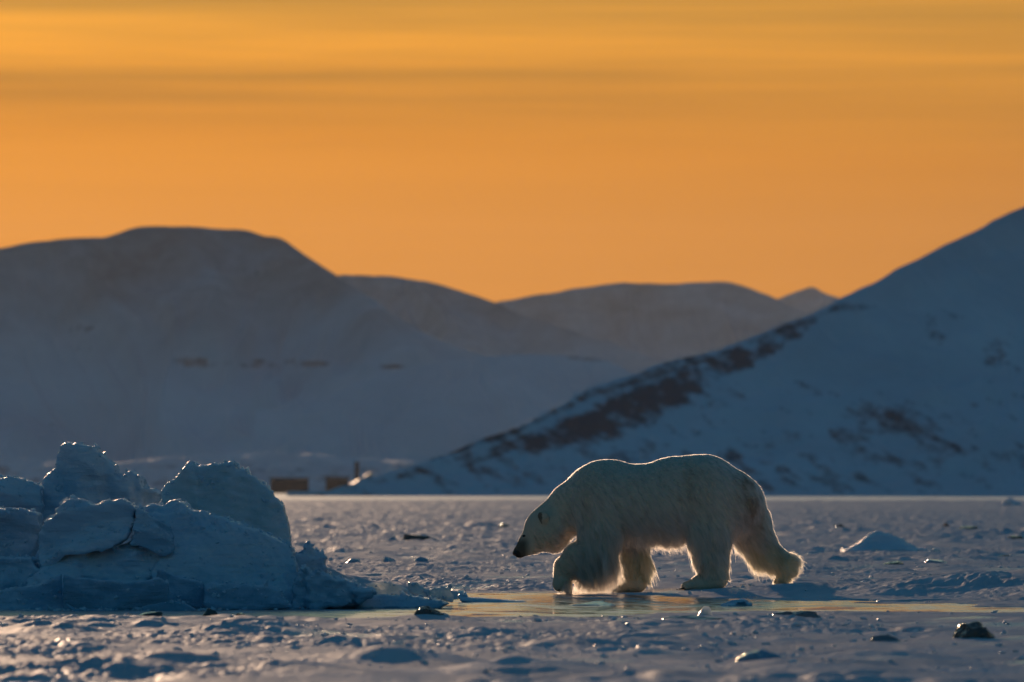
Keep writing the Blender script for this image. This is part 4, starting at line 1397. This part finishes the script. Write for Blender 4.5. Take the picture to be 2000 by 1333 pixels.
    stain = 1.25 * np.exp(-((qx - 1463 - (qy - 965) * 0.1) / 24) ** 2 - ((qy - 965) / 62) ** 2) + 0.35 * np.exp(-((qx - 1475) / 30) ** 2 - ((qy - 1050) / 40) ** 2) + 0.5 * np.exp(-((qx - 1345) / 14) ** 2 - ((qy - 940) / 40) ** 2) \
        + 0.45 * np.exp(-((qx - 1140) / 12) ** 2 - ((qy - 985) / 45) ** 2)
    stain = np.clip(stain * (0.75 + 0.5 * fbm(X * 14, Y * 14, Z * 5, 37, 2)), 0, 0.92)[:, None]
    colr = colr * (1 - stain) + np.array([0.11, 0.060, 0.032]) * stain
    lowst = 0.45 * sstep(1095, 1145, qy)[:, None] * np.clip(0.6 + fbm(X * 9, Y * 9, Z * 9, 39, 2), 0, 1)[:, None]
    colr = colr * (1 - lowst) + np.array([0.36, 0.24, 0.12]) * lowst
    fl = ((Y > BD + 0.06) * sstep(1040, 1080, qy))[:, None] * 0.65  # sun glow through far-leg fur, painted as a golden strand tint
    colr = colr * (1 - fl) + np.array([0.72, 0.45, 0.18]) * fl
    mz = (sstep(1040, 1022, qx) * sstep(1044, 1062, qy))[:, None] * 0.9
    eyed = np.exp(-((qx - 1025) / 7) ** 2 - ((qy - 1047.5) / 4) ** 2)[:, None] * 0.75
    colr = colr * (1 - eyed) + np.array([0.05, 0.045, 0.04]) * eyed
    earin_shade = (ear & (qx < 1058.5) & (qy > 1002))[:, None] * 0.97 + 0.92 * (np.exp(-((qx - 1071) / 6) ** 2 - ((qy - 1018) / 13) ** 2) * ~ear)[:, None]  # dark inner ear, plus shadow crease behind the ear painted into the fur
    colr = colr * (1 - earin_shade) + np.array([0.12, 0.10, 0.08]) * earin_shade
    colr = np.where((ear & ((qx >= 1058.5) | (qy <= 1002)))[:, None], np.array([0.92, 0.82, 0.74]), colr)  # paler outer ear: caught sky light put into the strand colour
    sole = np.exp(-((qx - 1551) / 7) ** 2 - ((qy - 1131) / 6) ** 2)[:, None]
    colr = colr * (1 - sole) + np.array([0.04, 0.035, 0.035]) * sole
    colr = colr * (1 - mz) + np.array([0.06, 0.06, 0.065]) * mz
    dk = sstep(1.3, 0.9, np.minimum(np.hypot((qx - 1008) / 11, (qy - 1083) / 9), np.hypot((qx - 1022) / 15, (qy - 1090) / 5)))[:, None]
    colr = colr * (1 - dk) + np.array([0.012, 0.011, 0.012]) * dk

    ua, va = X * 0.86 + Z * 0.5, X * 0.5 - Z * 0.86
    lockn = 0.8 * fbm(ua * 42, Y * 24, va * 8, 51, 2) + 0.6 * fbm(ua * 85, Y * 40, va * 17, 52, 1)
    colr = colr * np.clip(0.90 + 0.46 * lockn, 0.3, 1.12)[:, None]  # shade in the gaps between locks, put into the strand colour
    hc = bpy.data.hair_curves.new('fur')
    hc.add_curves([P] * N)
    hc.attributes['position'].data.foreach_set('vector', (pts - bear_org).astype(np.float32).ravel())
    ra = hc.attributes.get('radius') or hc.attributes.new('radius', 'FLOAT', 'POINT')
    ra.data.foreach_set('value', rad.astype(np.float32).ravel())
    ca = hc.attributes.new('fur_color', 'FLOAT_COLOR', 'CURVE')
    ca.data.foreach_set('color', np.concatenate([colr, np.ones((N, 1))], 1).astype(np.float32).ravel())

    m = bpy.data.materials.new('polar_bear_fur')
    m.use_nodes = True
    t = m.node_tree
    t.nodes.clear()
    o = t.nodes.new('ShaderNodeOutputMaterial')
    hb = t.nodes.new('ShaderNodeBsdfHairPrincipled')
    hb.model = 'CHIANG'
    hb.parametrization = 'COLOR'
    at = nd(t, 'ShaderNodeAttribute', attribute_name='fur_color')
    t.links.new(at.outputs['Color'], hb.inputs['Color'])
    hb.inputs['Roughness'].default_value = 0.38
    hb.inputs['Radial Roughness'].default_value = 0.5
    t.links.new(hb.outputs[0], o.inputs[0])
    hc.materials.append(m)
    ob = bpy.data.objects.new('fur', hc)
    col.objects.link(ob)
    ob.parent = bear
    return ob


build_fur()
